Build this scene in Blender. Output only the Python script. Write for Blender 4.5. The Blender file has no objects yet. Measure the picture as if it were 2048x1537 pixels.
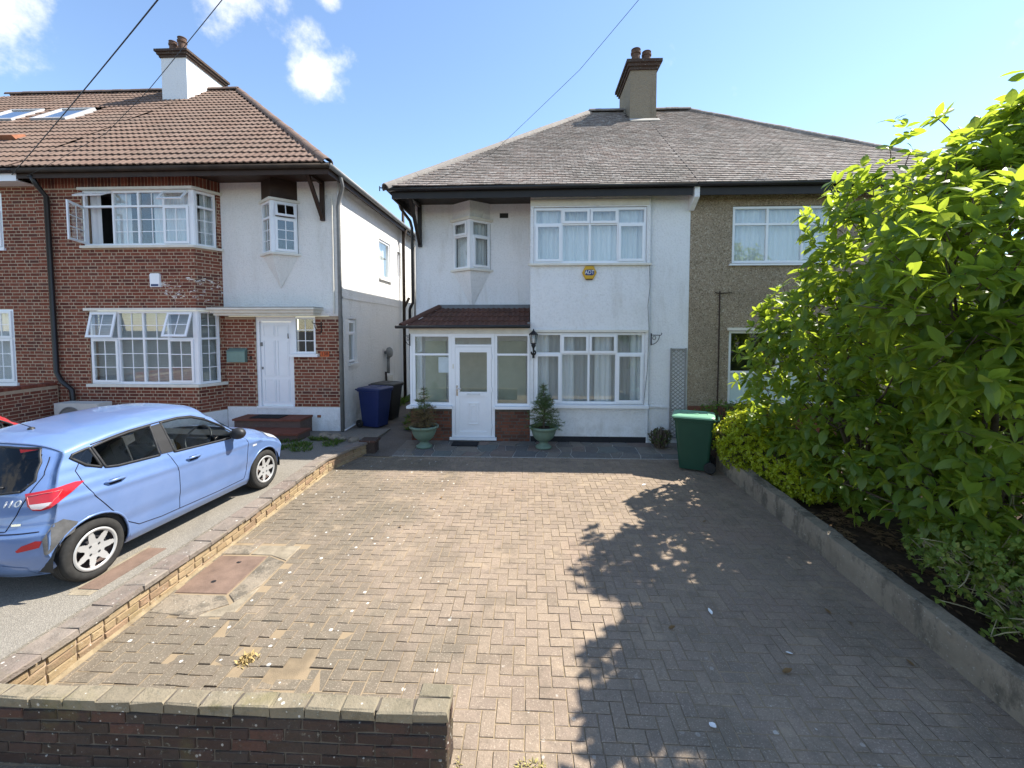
import bpy, bmesh, math, random
from mathutils import Vector, Matrix, noise
from mathutils.bvhtree import BVHTree
RAD = math.radians
rng = random.Random(11)
SC = bpy.context.scene
COL = SC.collection

# ------------------------------------------------------------------ camera, sky, sun, exposure
cam_d = bpy.data.cameras.new('camera'); cam = bpy.data.objects.new('camera', cam_d); COL.objects.link(cam)
cam_d.sensor_width = 36; cam_d.lens = 870 / 2048 * 36; cam_d.shift_y = -69.5 / 2048
cam_d.clip_start = 0.05; cam_d.clip_end = 2000
cam.location = (0, 0, 2.53); cam.rotation_euler = (RAD(90 - 2.9), 0, RAD(2.4))
SC.camera = cam
SUNV = Vector((.75, .26, 1)).normalized()
SUN_EL = math.asin(SUNV.z); SUN_ROT = math.atan2(SUNV.x, SUNV.y)
sun_d = bpy.data.lights.new('sun', 'SUN'); sun_d.energy = 4.6; sun_d.angle = RAD(.55); sun_d.color = (1, .94, .85)
sun = bpy.data.objects.new('sun', sun_d); COL.objects.link(sun); sun.location = (20, 8, 30)
sun.rotation_euler = SUNV.to_track_quat('Z', 'Y').to_euler()
SC.view_settings.view_transform = 'Standard'; SC.view_settings.look = 'None'
SC.view_settings.gamma = 1; SC.view_settings.exposure = 1.28; SC.view_settings.use_curve_mapping = False

def make_world():
    w = bpy.data.worlds.new('World'); SC.world = w; w.use_nodes = True
    t = w.node_tree; n = t.nodes; L = t.links; n.clear()
    out = n.new('ShaderNodeOutputWorld'); bg = n.new('ShaderNodeBackground'); bg.inputs[1].default_value = .12
    sky = n.new('ShaderNodeTexSky'); sky.sky_type = 'NISHITA'; sky.sun_disc = False
    sky.sun_elevation = SUN_EL; sky.sun_rotation = SUN_ROT; sky.air_density = 1.0; sky.dust_density = .15; sky.ozone_density = 2.5
    tc = n.new('ShaderNodeTexCoord')
    nz = n.new('ShaderNodeTexNoise'); nz.inputs['Scale'].default_value = 9; nz.inputs['Detail'].default_value = 9; nz.inputs['Roughness'].default_value = .62
    L.new(tc.outputs['Generated'], nz.inputs['Vector'])
    def math_(op, a, b=None):
        m = n.new('ShaderNodeMath'); m.operation = op
        for i, q in enumerate((a, b)):
            if q is None: continue
            if isinstance(q, (int, float)): m.inputs[i].default_value = q
            else: L.new(q, m.inputs[i])
        return m.outputs[0]
    acc = None
    # cumulus heaps: direction, angular radius
    for d, r in CLOUDS:
        vd = n.new('ShaderNodeVectorMath'); vd.operation = 'DISTANCE'
        L.new(tc.outputs['Generated'], vd.inputs[0]); vd.inputs[1].default_value = Vector(d).normalized()
        q = math_('SUBTRACT', 1, math_('DIVIDE', vd.outputs['Value'], r))
        acc = q if acc is None else math_('MAXIMUM', acc, q)
    acc = math_('MAXIMUM', acc, -.6)
    q = math_('ADD', math_('MULTIPLY', acc, .55), math_('MULTIPLY', math_('SUBTRACT', nz.outputs['Fac'], .5), 2.1))
    mr = n.new('ShaderNodeMapRange'); mr.interpolation_type = 'SMOOTHSTEP'
    mr.inputs['From Min'].default_value = .0; mr.inputs['From Max'].default_value = .6; L.new(q, mr.inputs['Value'])
    mx = n.new('ShaderNodeMix'); mx.data_type = 'RGBA'
    L.new(mr.outputs[0], mx.inputs['Factor']); L.new(sky.outputs[0], mx.inputs['A']); mx.inputs['B'].default_value = (4.6, 4.65, 4.75, 1)
    L.new(mx.outputs['Result'], bg.inputs[0]); L.new(bg.outputs[0], out.inputs[0])
CLOUDS = [((-.47, .71, .53), .06), ((-.39, .79, .465), .055), ((-.73, .58, .44), .07), ((-.34, .75, .57), .03),
          ((.7, -.6, .5), .25), ((-.6, -.7, .45), .3), ((.2, -.9, .6), .22), ((.95, .2, .4), .2), ((-.9, -.1, .5), .25), ((.1, -.4, .9), .2)]
make_world()

# ------------------------------------------------------------------ helpers
WORLD = {}
def empty(name, loc, label=None, cat=None, group=None, rot=None):
    o = bpy.data.objects.new(name, None); COL.objects.link(o); o.empty_display_size = .2
    m = Matrix.Translation(Vector(loc))
    if rot is not None: m = m @ rot.to_4x4()
    o.matrix_world = m; WORLD[o.name] = m
    return tag(o, label, cat, group)
def tag(o, label=None, cat=None, group=None, kind=None):
    if label: o['label'] = label
    if cat: o['category'] = cat
    if group: o['group'] = group
    if kind: o['kind'] = kind
    return o
def link(me, name, mat=None, parent=None, local=False, mw=None):
    o = bpy.data.objects.new(name, me); COL.objects.link(o)
    if mat is not None and len(me.materials) == 0: me.materials.append(mat)
    if mw is not None: o.matrix_basis = mw
    if parent is not None:
        o.parent = parent
        if not local:
            pm = WORLD.get(parent.name)
            if pm is not None: o.matrix_parent_inverse = pm.inverted()
    return o
class MB:
    def __init__(s): s.v = []; s.f = []; s.r = []; s.tf = None
    def add(s, vs, fs, r=None):
        b = len(s.v)
        if s.tf is not None: vs = [s.tf @ Vector(p) for p in vs]
        s.v.extend([tuple(p) for p in vs])
        for q in fs: s.f.append(tuple(b + i for i in q)); s.r.append(rng.random() if r is None else r)
    def hexa(s, p, r=None):   # p: bottom 4 ccw from above, then top 4
        s.add(p, [(3, 2, 1, 0), (4, 5, 6, 7), (0, 1, 5, 4), (1, 2, 6, 5), (2, 3, 7, 6), (3, 0, 4, 7)], r)
    def box(s, x0, x1, y0, y1, z0, z1, r=None):
        s.hexa([(x0, y0, z0), (x1, y0, z0), (x1, y1, z0), (x0, y1, z0), (x0, y0, z1), (x1, y0, z1), (x1, y1, z1), (x0, y1, z1)], r)
    def bar(s, p, q, w, h, up=(0, 0, 1), r=None):
        p, q = Vector(p), Vector(q); d = (q - p).normalized(); a = d.cross(Vector(up))
        if a.length < 1e-4: a = d.cross(Vector((1, 0, 0)))
        a.normalize(); b = a.cross(d).normalized(); a *= w / 2; b *= h / 2
        s.hexa([p - a - b, p + a - b, q + a - b, q - a - b, p - a + b, p + a + b, q + a + b, q - a + b], r)
    def tube(s, pts, rad, n=8, cap=True):
        pts = [Vector(p) for p in pts]; rads = rad if isinstance(rad, (list, tuple)) else [rad] * len(pts)
        vs = []; fs = []; prev = None
        for i, p in enumerate(pts):
            d = (pts[min(i + 1, len(pts) - 1)] - pts[max(i - 1, 0)])
            d = d.normalized() if d.length > 1e-9 else Vector((0, 0, 1))
            a = prev - d * prev.dot(d) if prev is not None else d.orthogonal()
            if a.length < 1e-5: a = d.orthogonal()
            a.normalize(); prev = a; b = d.cross(a)
            for k in range(n):
                t = 2 * math.pi * k / n; vs.append(p + (a * math.cos(t) + b * math.sin(t)) * rads[i])
        for i in range(len(pts) - 1):
            for k in range(n): fs.append((i * n + k, i * n + (k + 1) % n, (i + 1) * n + (k + 1) % n, (i + 1) * n + k))
        if cap: fs.append(tuple(range(n - 1, -1, -1))); fs.append(tuple((len(pts) - 1) * n + k for k in range(n)))
        s.add(vs, fs)
    def lathe(s, prof, n=24, m=None):
        m = m or Matrix(); vs = []; fs = []
        for r, z in prof:
            for k in range(n):
                t = 2 * math.pi * k / n; vs.append(m @ Vector((r * math.cos(t), r * math.sin(t), z)))
        for i in range(len(prof) - 1):
            for k in range(n): fs.append((i * n + k, i * n + (k + 1) % n, (i + 1) * n + (k + 1) % n, (i + 1) * n + k))
        s.add(vs, fs)
    def prism(s, poly, h0, h1, m=None):   # poly in xy, extruded in z
        m = m or Matrix(); n = len(poly)
        vs = [m @ Vector((x, y, h0)) for x, y in poly] + [m @ Vector((x, y, h1)) for x, y in poly]
        s.add(vs, [tuple(range(n - 1, -1, -1)), tuple(range(n, 2 * n))] + [(i, (i + 1) % n, n + (i + 1) % n, n + i) for i in range(n)])
    def chbox(s, M, L, D, Hh, c, r=None, jig=0):  # centred box, chamfered round its -y face
        l, d, h = L / 2, D / 2, Hh / 2
        vs = [(-l, d, -h), (l, d, -h), (l, d, h), (-l, d, h), (-l, c - d, -h), (l, c - d, -h), (l, c - d, h), (-l, c - d, h),
              (c - l, -d, c - h), (l - c, -d, c - h), (l - c, -d, h - c), (c - l, -d, h - c)]
        fs = [(8, 9, 10, 11), (4, 5, 9, 8), (5, 6, 10, 9), (6, 7, 11, 10), (7, 4, 8, 11), (0, 1, 5, 4), (1, 2, 6, 5), (2, 3, 7, 6), (3, 0, 4, 7)]
        rr = rng.random() if r is None else r
        if jig: vs = [tuple(q + rng.uniform(-jig, jig) for q in p) for p in vs]
        s.add([M @ Vector(p) for p in vs], fs, rr)
    def mesh(s, name, smooth=False):
        me = bpy.data.meshes.new(name); me.from_pydata(s.v, [], s.f)
        a = me.attributes.new('rnd', 'FLOAT', 'FACE'); a.data.foreach_set('value', s.r)
        if smooth: me.polygons.foreach_set('use_smooth', [True] * len(me.polygons))
        me.update(); return me
    def build(s, name, mat, parent=None, smooth=False, local=False):
        return link(s.mesh(name, smooth), name, mat, parent, local)
def smooth_angle(o, ang=40):
    me = o.data; me.polygons.foreach_set('use_smooth', [True] * len(me.polygons))
    bm = bmesh.new(); bm.from_mesh(me)
    for e in bm.edges:
        if len(e.link_faces) == 2 and e.calc_face_angle(0) > RAD(ang): e.smooth = False
    bm.to_mesh(me); bm.free(); return o
# ---- which pieces show largest (to choose the 300 that become single objects)
CM = cam.matrix_basis.copy(); CI = CM.inverted()
def shows(p, nrm=None, size=1.0):
    q = CI @ Vector(p); z = -q.z
    if z < .3: return -1
    u = 870 * q.x / z; v = 870 * q.y / z
    inside = -1045 < u < 1045 and -860 < v < 720
    f = 1.0
    if nrm is not None: f = max(.02, (Vector((0, 0, 2.53)) - Vector(p)).normalized().dot(nrm))
    return size * f / (z * z) * (1 if inside else .0005)
PC = {}
def lay(parent, name, stuff_name, items, mat, mats=None, limit=300, jig=0):
    """items: (matrix, L, D, H, chamfer, rank)"""
    items.sort(key=lambda t: -t[5])
    for M, l, d, h, c, k in items[:limit]:
        key = (name, mat.name, round(l, 3), round(d, 3), round(h, 3), rng.randrange(6) if jig else 0)
        me = PC.get(key)
        if me is None:
            b = MB(); b.chbox(Matrix(), round(l, 3), round(d, 3), round(h, 3), c, 0.0, jig); me = b.mesh(name); me.materials.append(mat); PC[key] = me
        link(me, name, None, parent, mw=M)
    if len(items) > limit:
        b = MB()
        for M, l, d, h, c, k in items[limit:]: b.chbox(M, l, d, h, c, None, jig)
        return tag(b.build(stuff_name, mat, parent), kind='stuff')

# ------------------------------------------------------------------ materials
class NT:
    def __init__(s, name):
        s.m = bpy.data.materials.new(name); s.m.use_nodes = True; s.t = s.m.node_tree; s.n = s.t.nodes
        s.b = s.n['Principled BSDF']; s.out = s.n['Material Output']
        g = s.n.new('ShaderNodeNewGeometry'); s.pos = g.outputs['Position']
    def l(s, a, b): s.t.links.new(a, b)
    def put(s, inp, v):
        if isinstance(v, (int, float)): inp.default_value = v
        elif isinstance(v, (tuple, list)): inp.default_value = tuple(v) + ((1,) if len(v) == 3 and inp.type == 'RGBA' else ())
        else: s.l(v, inp)
    def ma(s, op, a, b=0.0, cl=False):
        m = s.n.new('ShaderNodeMath'); m.operation = op; m.use_clamp = cl; s.put(m.inputs[0], a); s.put(m.inputs[1], b); return m.outputs[0]
    def mix(s, f, a, b):
        m = s.n.new('ShaderNodeMix'); m.data_type = 'RGBA'; s.put(m.inputs['Factor'], f); s.put(m.inputs['A'], a); s.put(m.inputs['B'], b); return m.outputs['Result']
    def vscale(s, sc):
        m = s.n.new('ShaderNodeVectorMath'); m.operation = 'MULTIPLY'; s.l(s.pos, m.inputs[0]); m.inputs[1].default_value = sc; return m.outputs[0]
    def noise(s, sc, det=5, ro=.6, vec=None, stretch=None):
        m = s.n.new('ShaderNodeTexNoise'); m.inputs['Scale'].default_value = sc; m.inputs['Detail'].default_value = det; m.inputs['Roughness'].default_value = ro
        s.l(s.vscale(stretch) if stretch else (vec or s.pos), m.inputs['Vector']); return m.outputs['Fac']
    def vor(s, sc, out='Distance', rand=1):
        m = s.n.new('ShaderNodeTexVoronoi'); m.inputs['Scale'].default_value = sc; m.inputs['Randomness'].default_value = rand; s.l(s.pos, m.inputs['Vector']); return m.outputs[out]
    def ss(s, v, lo, hi):
        m = s.n.new('ShaderNodeMapRange'); m.interpolation_type = 'SMOOTHSTEP'; s.put(m.inputs['Value'], v)
        m.inputs['From Min'].default_value = lo; m.inputs['From Max'].default_value = hi
        return m.outputs[0]
    def ramp(s, f, cols):
        m = s.n.new('ShaderNodeValToRGB'); s.put(m.inputs[0], f); e = m.color_ramp.elements
        while len(e) < len(cols): e.new(.5)
        for i, c in enumerate(cols):
            e[i].position = i / max(1, len(cols) - 1); e[i].color = tuple(c) + (1,)
        return m.outputs[0]
    def piece(s):    # one random number for each brick, tile, paver or leaf
        a = s.n.new('ShaderNodeAttribute'); a.attribute_name = 'rnd'; o = s.n.new('ShaderNodeObjectInfo')
        return s.ma('FRACT', s.ma('ADD', a.outputs['Fac'], o.outputs['Random']))
    def xyz(s):
        m = s.n.new('ShaderNodeSeparateXYZ'); s.l(s.pos, m.inputs[0]); return m.outputs
    def bump(s, h, st=.3, dist=.01):
        m = s.n.new('ShaderNodeBump'); m.inputs['Strength'].default_value = st; m.inputs['Distance'].default_value = dist; s.l(h, m.inputs['Height']); s.l(m.outputs[0], s.b.inputs['Normal'])
    def done(s, col=None, rough=.8, spec=.3, metal=0):
        if col is not None: s.put(s.b.inputs['Base Color'], col)
        s.put(s.b.inputs['Roughness'], rough); s.b.inputs['Specular IOR Level'].default_value = spec; s.b.inputs['Metallic'].default_value = metal
        return s.m
def plain(name, c, rough=.6, spec=.4, metal=0, var=.12, sc=6, bump=0, bsc=60):
    t = NT(name); f = t.noise(sc, 4); d = tuple(x * (1 - var * 2) for x in c); e = tuple(min(1, x * (1 + var)) for x in c)
    if bump: t.bump(t.noise(bsc, 3), bump)
    return t.done(t.mix(f, d, e), rough, spec, metal)
def render_mat(name, c, dirt, dirt_amt=.5, bsc=45, streak=True, bst=.55):
    t = NT(name); col = t.mix(t.noise(1.3, 5), tuple(x * .9 for x in c), c)
    grime = t.ss(t.noise(1.0, 7, .7, stretch=(2.2, 2.2, .5)), .5, .8)
    col = t.mix(t.ma('MULTIPLY', grime, dirt_amt), col, dirt)
    if streak: col = t.mix(t.ma('MULTIPLY', t.ss(t.noise(2, 6, .7, stretch=(3, 3, .25)), .55, .85), dirt_amt * .5), col, dirt)
    # rising damp at the foot of the wall and splashes
    z = t.xyz()[2]; low = t.ma('MULTIPLY', t.ss(z, .9, .1), t.ss(t.noise(4, 6), .4, .7)); col = t.mix(t.ma('MULTIPLY', low, .35), col, dirt)
    h = t.ma('ADD', t.noise(bsc * .6, 5, .75), t.ma('MULTIPLY', t.noise(9, 4), .7)); t.bump(h, min(1, bst * 1.5), .03)
    col = t.mix(t.ma('MULTIPLY', t.ss(t.noise(bsc * .6, 5, .75), .52, .36), .3), col, tuple(x * .62 for x in c))
    return t.done(col, .88, .2)
def brick_mat(name, cols, mortar=None, paint=False, dirt=(.1, .09, .08), damt=.5, lichen=0, soot=0):
    t = NT(name); p = t.piece(); col = t.ramp(p, cols)
    col = t.mix(t.ma('MULTIPLY', t.noise(40, 4), .5), col, tuple(x * .5 for x in cols[0]))
    col = t.mix(t.ma('MULTIPLY', t.ss(t.noise(2.2, 6), .45, .75), damt), col, dirt)
    col = t.mix(t.ma('MULTIPLY', t.ss(t.noise(11, 6, .75), .5, .66), damt * .8), col, tuple(x * .7 for x in dirt))
    if lichen:
        col = t.mix(t.ma('MULTIPLY', t.ss(t.noise(22, 6, .8), .58, .68), lichen), col, (.50, .49, .41))
        col = t.mix(t.ma('MULTIPLY', t.ma('LESS_THAN', t.ma('ADD', t.vor(17), t.ma('MULTIPLY', t.noise(5, 3), .55)), .36), lichen * 1.4, True), col, (.62, .60, .54))
        col = t.mix(t.ma('MULTIPLY', t.ss(t.noise(3.1, 5), .56, .72), lichen * .9), col, (.15, .135, .05))
    if paint:      # flakes of old white paint left on the brickwork beside the alarm box
        x, y, z = t.xyz(); w = t.ma('MULTIPLY', t.ma('MULTIPLY', t.ss(x, -8.75, -8.2), t.ss(z, 2.95, 3.2)), t.ss(z, 3.85, 3.6))
        col = t.mix(t.ma('MULTIPLY', t.ss(t.ma('ADD', t.noise(5, 6, .75, stretch=(1, 1, 2.2)), t.ma('MULTIPLY', w, .12)), .69, .703), w), col, (.75, .73, .69))
    t.bump(t.ma('ADD', t.noise(70, 5, .7), t.ma('MULTIPLY', t.noise(20, 3), 1.2)), .7, .010)
    return t.done(col, .9, .15)
def glass_mat(name, tint=(1, 1, 1), base=.10, gl=(1, 1, 1)):
    t = NT(name); t.n.remove(t.b)
    tr = t.n.new('ShaderNodeBsdfTransparent'); tr.inputs[0].default_value = tint + (1,)
    g = t.n.new('ShaderNodeBsdfGlossy'); g.inputs['Roughness'].default_value = .0; g.inputs['Color'].default_value = gl + (1,)
    lw = t.n.new('ShaderNodeLayerWeight'); lw.inputs['Blend'].default_value = .5
    bm = t.n.new('ShaderNodeBump'); bm.inputs['Strength'].default_value = .02; bm.inputs['Distance'].default_value = .02
    t.l(t.noise(1.4, 1), bm.inputs['Height']); t.l(bm.outputs[0], g.inputs['Normal'])
    f = t.ma('ADD', t.ma('MULTIPLY', t.ma('POWER', lw.outputs['Facing'], 5.0), .9 * (1 - base)), base, True)
    mx = t.n.new('ShaderNodeMixShader'); t.l(f, mx.inputs[0]); t.l(tr.outputs[0], mx.inputs[1]); t.l(g.outputs[0], mx.inputs[2]); t.l(mx.outputs[0], t.out.inputs[0])
    return t.m
def leaf_mat(name, cols, trans, rough=.38, spec=.5, tf=.45):
    t = NT(name); p = t.piece(); col = t.ramp(p, cols)
    col = t.mix(t.ma('MULTIPLY', t.noise(18, 3), .4), col, tuple(x * .6 for x in cols[0]))
    t.done(col, rough, spec)
    tl = t.n.new('ShaderNodeBsdfTranslucent'); tl.inputs[0].default_value = trans + (1,)
    mx = t.n.new('ShaderNodeMixShader'); mx.inputs[0].default_value = tf
    t.l(t.b.outputs[0], mx.inputs[1]); t.l(tl.outputs[0], mx.inputs[2]); t.l(mx.outputs[0], t.out.inputs[0])
    return t.m
def curtain_mat(name, c, tf=.35):
    t = NT(name); col = t.mix(t.noise(5, 3, .5, stretch=(6, 6, .2)), tuple(x * .75 for x in c), c); t.done(col, .9, .1)
    tl = t.n.new('ShaderNodeBsdfTranslucent'); tl.inputs[0].default_value = c + (1,)
    mx = t.n.new('ShaderNodeMixShader'); mx.inputs[0].default_value = tf
    t.l(t.b.outputs[0], mx.inputs[1]); t.l(tl.outputs[0], mx.inputs[2]); t.l(mx.outputs[0], t.out.inputs[0]); return t.m

M_WHITE = render_mat('white_render', (.87, .87, .87), (.42, .38, .30), .40)
M_WHITE2 = render_mat('old_white_render', (.86, .84, .80), (.44, .40, .31), .34)
M_PLINTHW = render_mat('white_plinth_paint', (.82, .83, .83), (.38, .36, .30), .35, bst=.3)
M_UPVC = plain('white_upvc', (.82, .83, .85), .3, .5, var=.03)
M_CREAM = plain('aged_white_paint', (.74, .70, .61), .6, .3, var=.12)
M_BLACKW = plain('black_timber', (.018, .015, .013), .55, .4, var=.3)
M_BROWNW = plain('dark_brown_timber', (.045, .026, .018), .6, .3, var=.3)
M_GUTTER = plain('black_gutter', (.015, .014, .014), .4, .5, var=.2)
M_GREYPIPE = plain('grey_pipe', (.22, .22, .21), .5, .4, var=.25)
M_IRON = plain('old_iron_pipe', (.05, .035, .025), .7, .3, var=.5, sc=3)
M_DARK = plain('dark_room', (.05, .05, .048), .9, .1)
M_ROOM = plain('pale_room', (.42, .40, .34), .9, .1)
M_GLASS = glass_mat('window_glass', (.95, .97, .965), .075)
M_CURT = curtain_mat('net_curtain', (.90, .91, .92), .12)
M_CURT2 = curtain_mat('grey_blind', (.62, .63, .62), .3)
M_BRICK = brick_mat('red_brick', [(.13, .042, .03), (.225, .068, .042), (.265, .082, .05), (.30, .10, .062), (.21, .064, .042), (.12, .045, .036)], damt=.22, paint=True)
M_BRICKP = brick_mat('porch_brick', [(.11, .05, .035), (.22, .08, .045), (.26, .10, .06), (.15, .06, .04)], damt=.3)
M_MORTAR = plain('pale_mortar', (.47, .355, .25), .95, .1, var=.2, sc=12, bump=.3)
M_MORTARD = plain('grey_mortar', (.13, .112, .092), .95, .1, var=.3, sc=9, bump=.3)
M_BLACKPAINT = plain('black_plinth_paint', (.02, .02, .024), .6, .3, var=.3)
M_METAL = plain('black_iron', (.012, .012, .012), .5, .4)
M_LEAD = plain('lead_flashing', (.16, .17, .18), .6, .4, var=.25)
M_TERRA = plain('terracotta', (.32, .13, .07), .85, .2, var=.35, sc=8)
M_CEMENT = plain('cement', (.42, .40, .36), .95, .1, var=.25, sc=5, bump=.3)
M_CHROME = plain('chrome', (.75, .75, .76), .15, .5, 1, var=.02)
M_SOIL = plain('soil', (.075, .052, .036), .95, .1, var=.5, sc=14, bump=.8, bsc=30)
M_MAT = plain('black_rubber_mat', (.02, .02, .022), .85, .2, var=.3, sc=40, bump=.4)
def pebble():
    t = NT('pebbledash'); c = t.vor(55, 'Color'); s = t.n.new('ShaderNodeSeparateColor'); t.l(c, s.inputs[0])
    col = t.ramp(s.outputs[0], [(.17, .13, .085), (.34, .265, .18), (.43, .34, .24), (.28, .22, .15), (.56, .48, .37)])
    col = t.mix(t.ma('MULTIPLY', t.ss(t.noise(1.2, 6), .4, .8), .4), col, (.22, .18, .13)); t.bump(t.vor(55), .9, .02); return t.done(col, .9, .2)
M_PEBBLE = pebble()
def tile_mat(name, cols, dirt, damt, lich, lcol=(.62, .58, .52), sc=1.0):
    t = NT(name); p = t.piece(); col = t.ramp(p, cols)
    col = t.mix(t.ma('MULTIPLY', t.ss(t.noise(.9, 6), .4, .7), damt), col, dirt)
    col = t.mix(t.ma('MULTIPLY', t.ss(t.noise(14 * sc, 6, .7), .5, .72), lich), col, lcol)
    t.bump(t.noise(60, 4), .35, .006); return t.done(col, .85, .25)
M_TILEC = tile_mat('weathered_clay_tile', [(.165, .135, .115), (.225, .19, .165), (.29, .255, .225), (.195, .15, .125), (.255, .215, .188)], (.125, .112, .095), .6, .7, (.52, .50, .46))
M_TILEL = tile_mat('brown_concrete_tile', [(.155, .10, .075), (.175, .118, .09), (.19, .13, .10), (.165, .108, .08)], (.13, .10, .08), .5, .25, (.42, .32, .22))
M_TILEP = tile_mat('red_brown_porch_tile', [(.095, .045, .033), (.12, .056, .04), (.105, .052, .04)], (.05, .038, .03), .5, .25, (.2, .13, .1))
def base_tile(name, c): return plain(name, c, .9, .1, var=.3, sc=3)
M_FELT = base_tile('roof_felt', (.03, .026, .024))
def paver_mat():
    t = NT('block_paver'); p = t.piece(); x, y, z = t.xyz()
    col = t.ramp(p, [(.225, .175, .13), (.255, .20, .147), (.24, .186, .14), (.28, .218, .158), (.255, .198, .15), (.23, .18, .138)])
    col = t.mix(t.ma('MULTIPLY', t.ss(t.noise(.55, 4), .5, .75), .45), col, (.32, .21, .16))       # rosier patches
    # mossy grey weathering, thickest along the road edge and by the low wall
    lf = t.ma('ADD', t.ma('MULTIPLY', t.ss(x, .6, -3.6), .75), t.ma('MULTIPLY', t.ss(y, 5.5, 2.8), .25))
    moss = t.ss(t.ma('ADD', t.ma('MULTIPLY', t.noise(1.1, 7, .65), 1.0), t.ma('MULTIPLY', lf, .5)), .56, .9)
    col = t.mix(t.ma('MULTIPLY', moss, .8), col, (.125, .11, .082))
    col = t.mix(t.ma('MULTIPLY', t.ss(t.noise(30, 6, .75), .48, .72), .5), col, (.13, .105, .08))
    col = t.mix(t.ma('MULTIPLY', t.ss(t.noise(85, 4, .7), .54, .68), .5), col, (.56, .47, .36))
    col = t.mix(t.ma('MULTIPLY', t.ss(t.noise(3.2, 7, .75), .48, .68), .52), col, (.14, .113, .083))
    col = t.mix(t.ma('MULTIPLY', t.ss(t.noise(2.1, 5, .7, vec=t.vscale((1, 1.3, 1))), .54, .72), .4), col, (.40, .31, .21))
    # pale lichen discs
    m = t.n.new('ShaderNodeTexVoronoi'); m.inputs['Scale'].default_value = 9.5; t.l(t.pos, m.inputs['Vector'])
    sp = t.n.new('ShaderNodeSeparateColor'); t.l(m.outputs['Color'], sp.inputs[0])
    rad = t.ma('MULTIPLY', t.ss(sp.outputs[0], .35, 1.0), .17)
    dd = t.ma('ADD', m.outputs['Distance'], t.ma('MULTIPLY', t.ma('SUBTRACT', t.noise(60, 3), .5), .1))
    disc = t.ma('MULTIPLY', t.ma('LESS_THAN', dd, rad), t.ss(t.ma('ADD', lf, t.ma('MULTIPLY', t.noise(.8, 3), .6)), .45, .72))
    col = t.mix(t.ma('MULTIPLY', disc, .8), col, (.62, .60, .54))
    t.bump(t.ma('ADD', t.noise(120, 4), t.noise(30, 3)), .45, .006); return t.done(col, .9, .15)
M_PAVER = paver_mat()
def sand_mat():
    t = NT('joint_sand'); x, y, z = t.xyz(); col = t.mix(t.noise(1.2, 6), (.20, .155, .10), (.36, .275, .175))
    col = t.mix(t.ma('MULTIPLY', t.ss(t.noise(2, 5), .5, .7), .5), col, (.09, .075, .055)); t.bump(t.noise(150, 3), .5); return t.done(col, .95, .1)
M_SAND = sand_mat()
def tarmac_mat(name, a, b):
    t = NT(name); col = t.mix(t.noise(1.1, 6), a, b); s = t.vor(130, 'Color'); q = t.n.new('ShaderNodeSeparateColor'); t.l(s, q.inputs[0])
    col = t.mix(t.ma('MULTIPLY', t.ss(q.outputs[0], .5, 1), .38), col, tuple(min(1, c * 1.8) for c in b))
    col = t.mix(t.ma('MULTIPLY', t.ss(t.noise(.7, 5), .52, .72), .5), col, tuple(c * .55 for c in a))
    t.bump(t.vor(130), .6, .008); return t.done(col, .92, .2)
M_TARMAC = tarmac_mat('old_tarmac', (.155, .14, .115), (.235, .215, .18))
M_ROAD = tarmac_mat('road_asphalt', (.05, .05, .05), (.07, .07, .07))
M_STONE = brick_mat('crazy_paving_stone', [(.15, .15, .145), (.21, .19, .165), (.29, .235, .18), (.17, .185, .17), (.25, .185, .15), (.13, .135, .13)], damt=.35, lichen=.3)
M_COPE = brick_mat('weathered_coping', [(.24, .205, .145), (.29, .245, .17), (.22, .185, .13)], dirt=(.12, .108, .072), damt=.7, lichen=.5)
M_WALLB = brick_mat('old_stock_brick', [(.30, .21, .12), (.38, .28, .16), (.42, .31, .18), (.27, .19, .12), (.34, .22, .14)], dirt=(.22, .18, .11), damt=.45, lichen=.3)
M_FRONTB = brick_mat('dark_mossy_brick', [(.06, .042, .035), (.085, .055, .045), (.075, .06, .05), (.12, .065, .05), (.065, .052, .042)], dirt=(.05, .045, .036), damt=.7, lichen=.3)
def kerb_mat():
    t = NT('weathered_concrete'); col = t.mix(t.noise(2.2, 7, .7), (.13, .108, .082), (.44, .37, .275))
    col = t.mix(t.ma('MULTIPLY', t.ss(t.noise(4, 7, .75, stretch=(1, 1, .5)), .46, .62), .75), col, (.095, .085, .068))
    col = t.mix(t.ma('MULTIPLY', t.ss(t.noise(30, 4), .62, .7), .5), col, (.5, .48, .42)); t.bump(t.ma('ADD', t.noise(40, 6, .75), t.noise(9, 4)), .9, .02); return t.done(col, .92, .15)
M_KERB = kerb_mat()
M_CEMP = plain('dirty_cement', (.30, .255, .185), .95, .1, var=.35, sc=9, bump=.6)
M_COVER = plain('rusty_cover', (.20, .135, .10), .8, .3, var=.3, sc=7, bump=.5, bsc=90)

# ------------------------------------------------------------------ the setting: ground sheets
def gz(y): return -.034 * min(max(0., 9.5 - y), 7.1)
RX = Matrix.Rotation(RAD(-90), 4, 'X')
def rz(a): return Matrix.Rotation(a, 4, 'Z')
def T(x, y, z): return Matrix.Translation((x, y, z))
b = MB(); YS = [(-300, -.36), (1.2, -.36), (2.4, -.33), (9.5, -.07), (400, -.07)]
for (ya, za), (yb, zb) in zip(YS[:-1], YS[1:]): b.add([(-400, ya, za), (400, ya, za), (400, yb, zb), (-400, yb, zb)], [(0, 1, 2, 3)])
tag(b.build('ground', M_ROAD), 'grey ground running out under the houses and the street', kind='structure')
b = MB()
rows = [(2.2, -3.87, .10), (3, -3.87, .10), (5, -3.87, .10), (7, -3.87, .10), (7.6, -3.80, .10), (8.7, -3.5, .09), (9.4, -3.42, .07), (10.4, -3.42, .05)]
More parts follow.
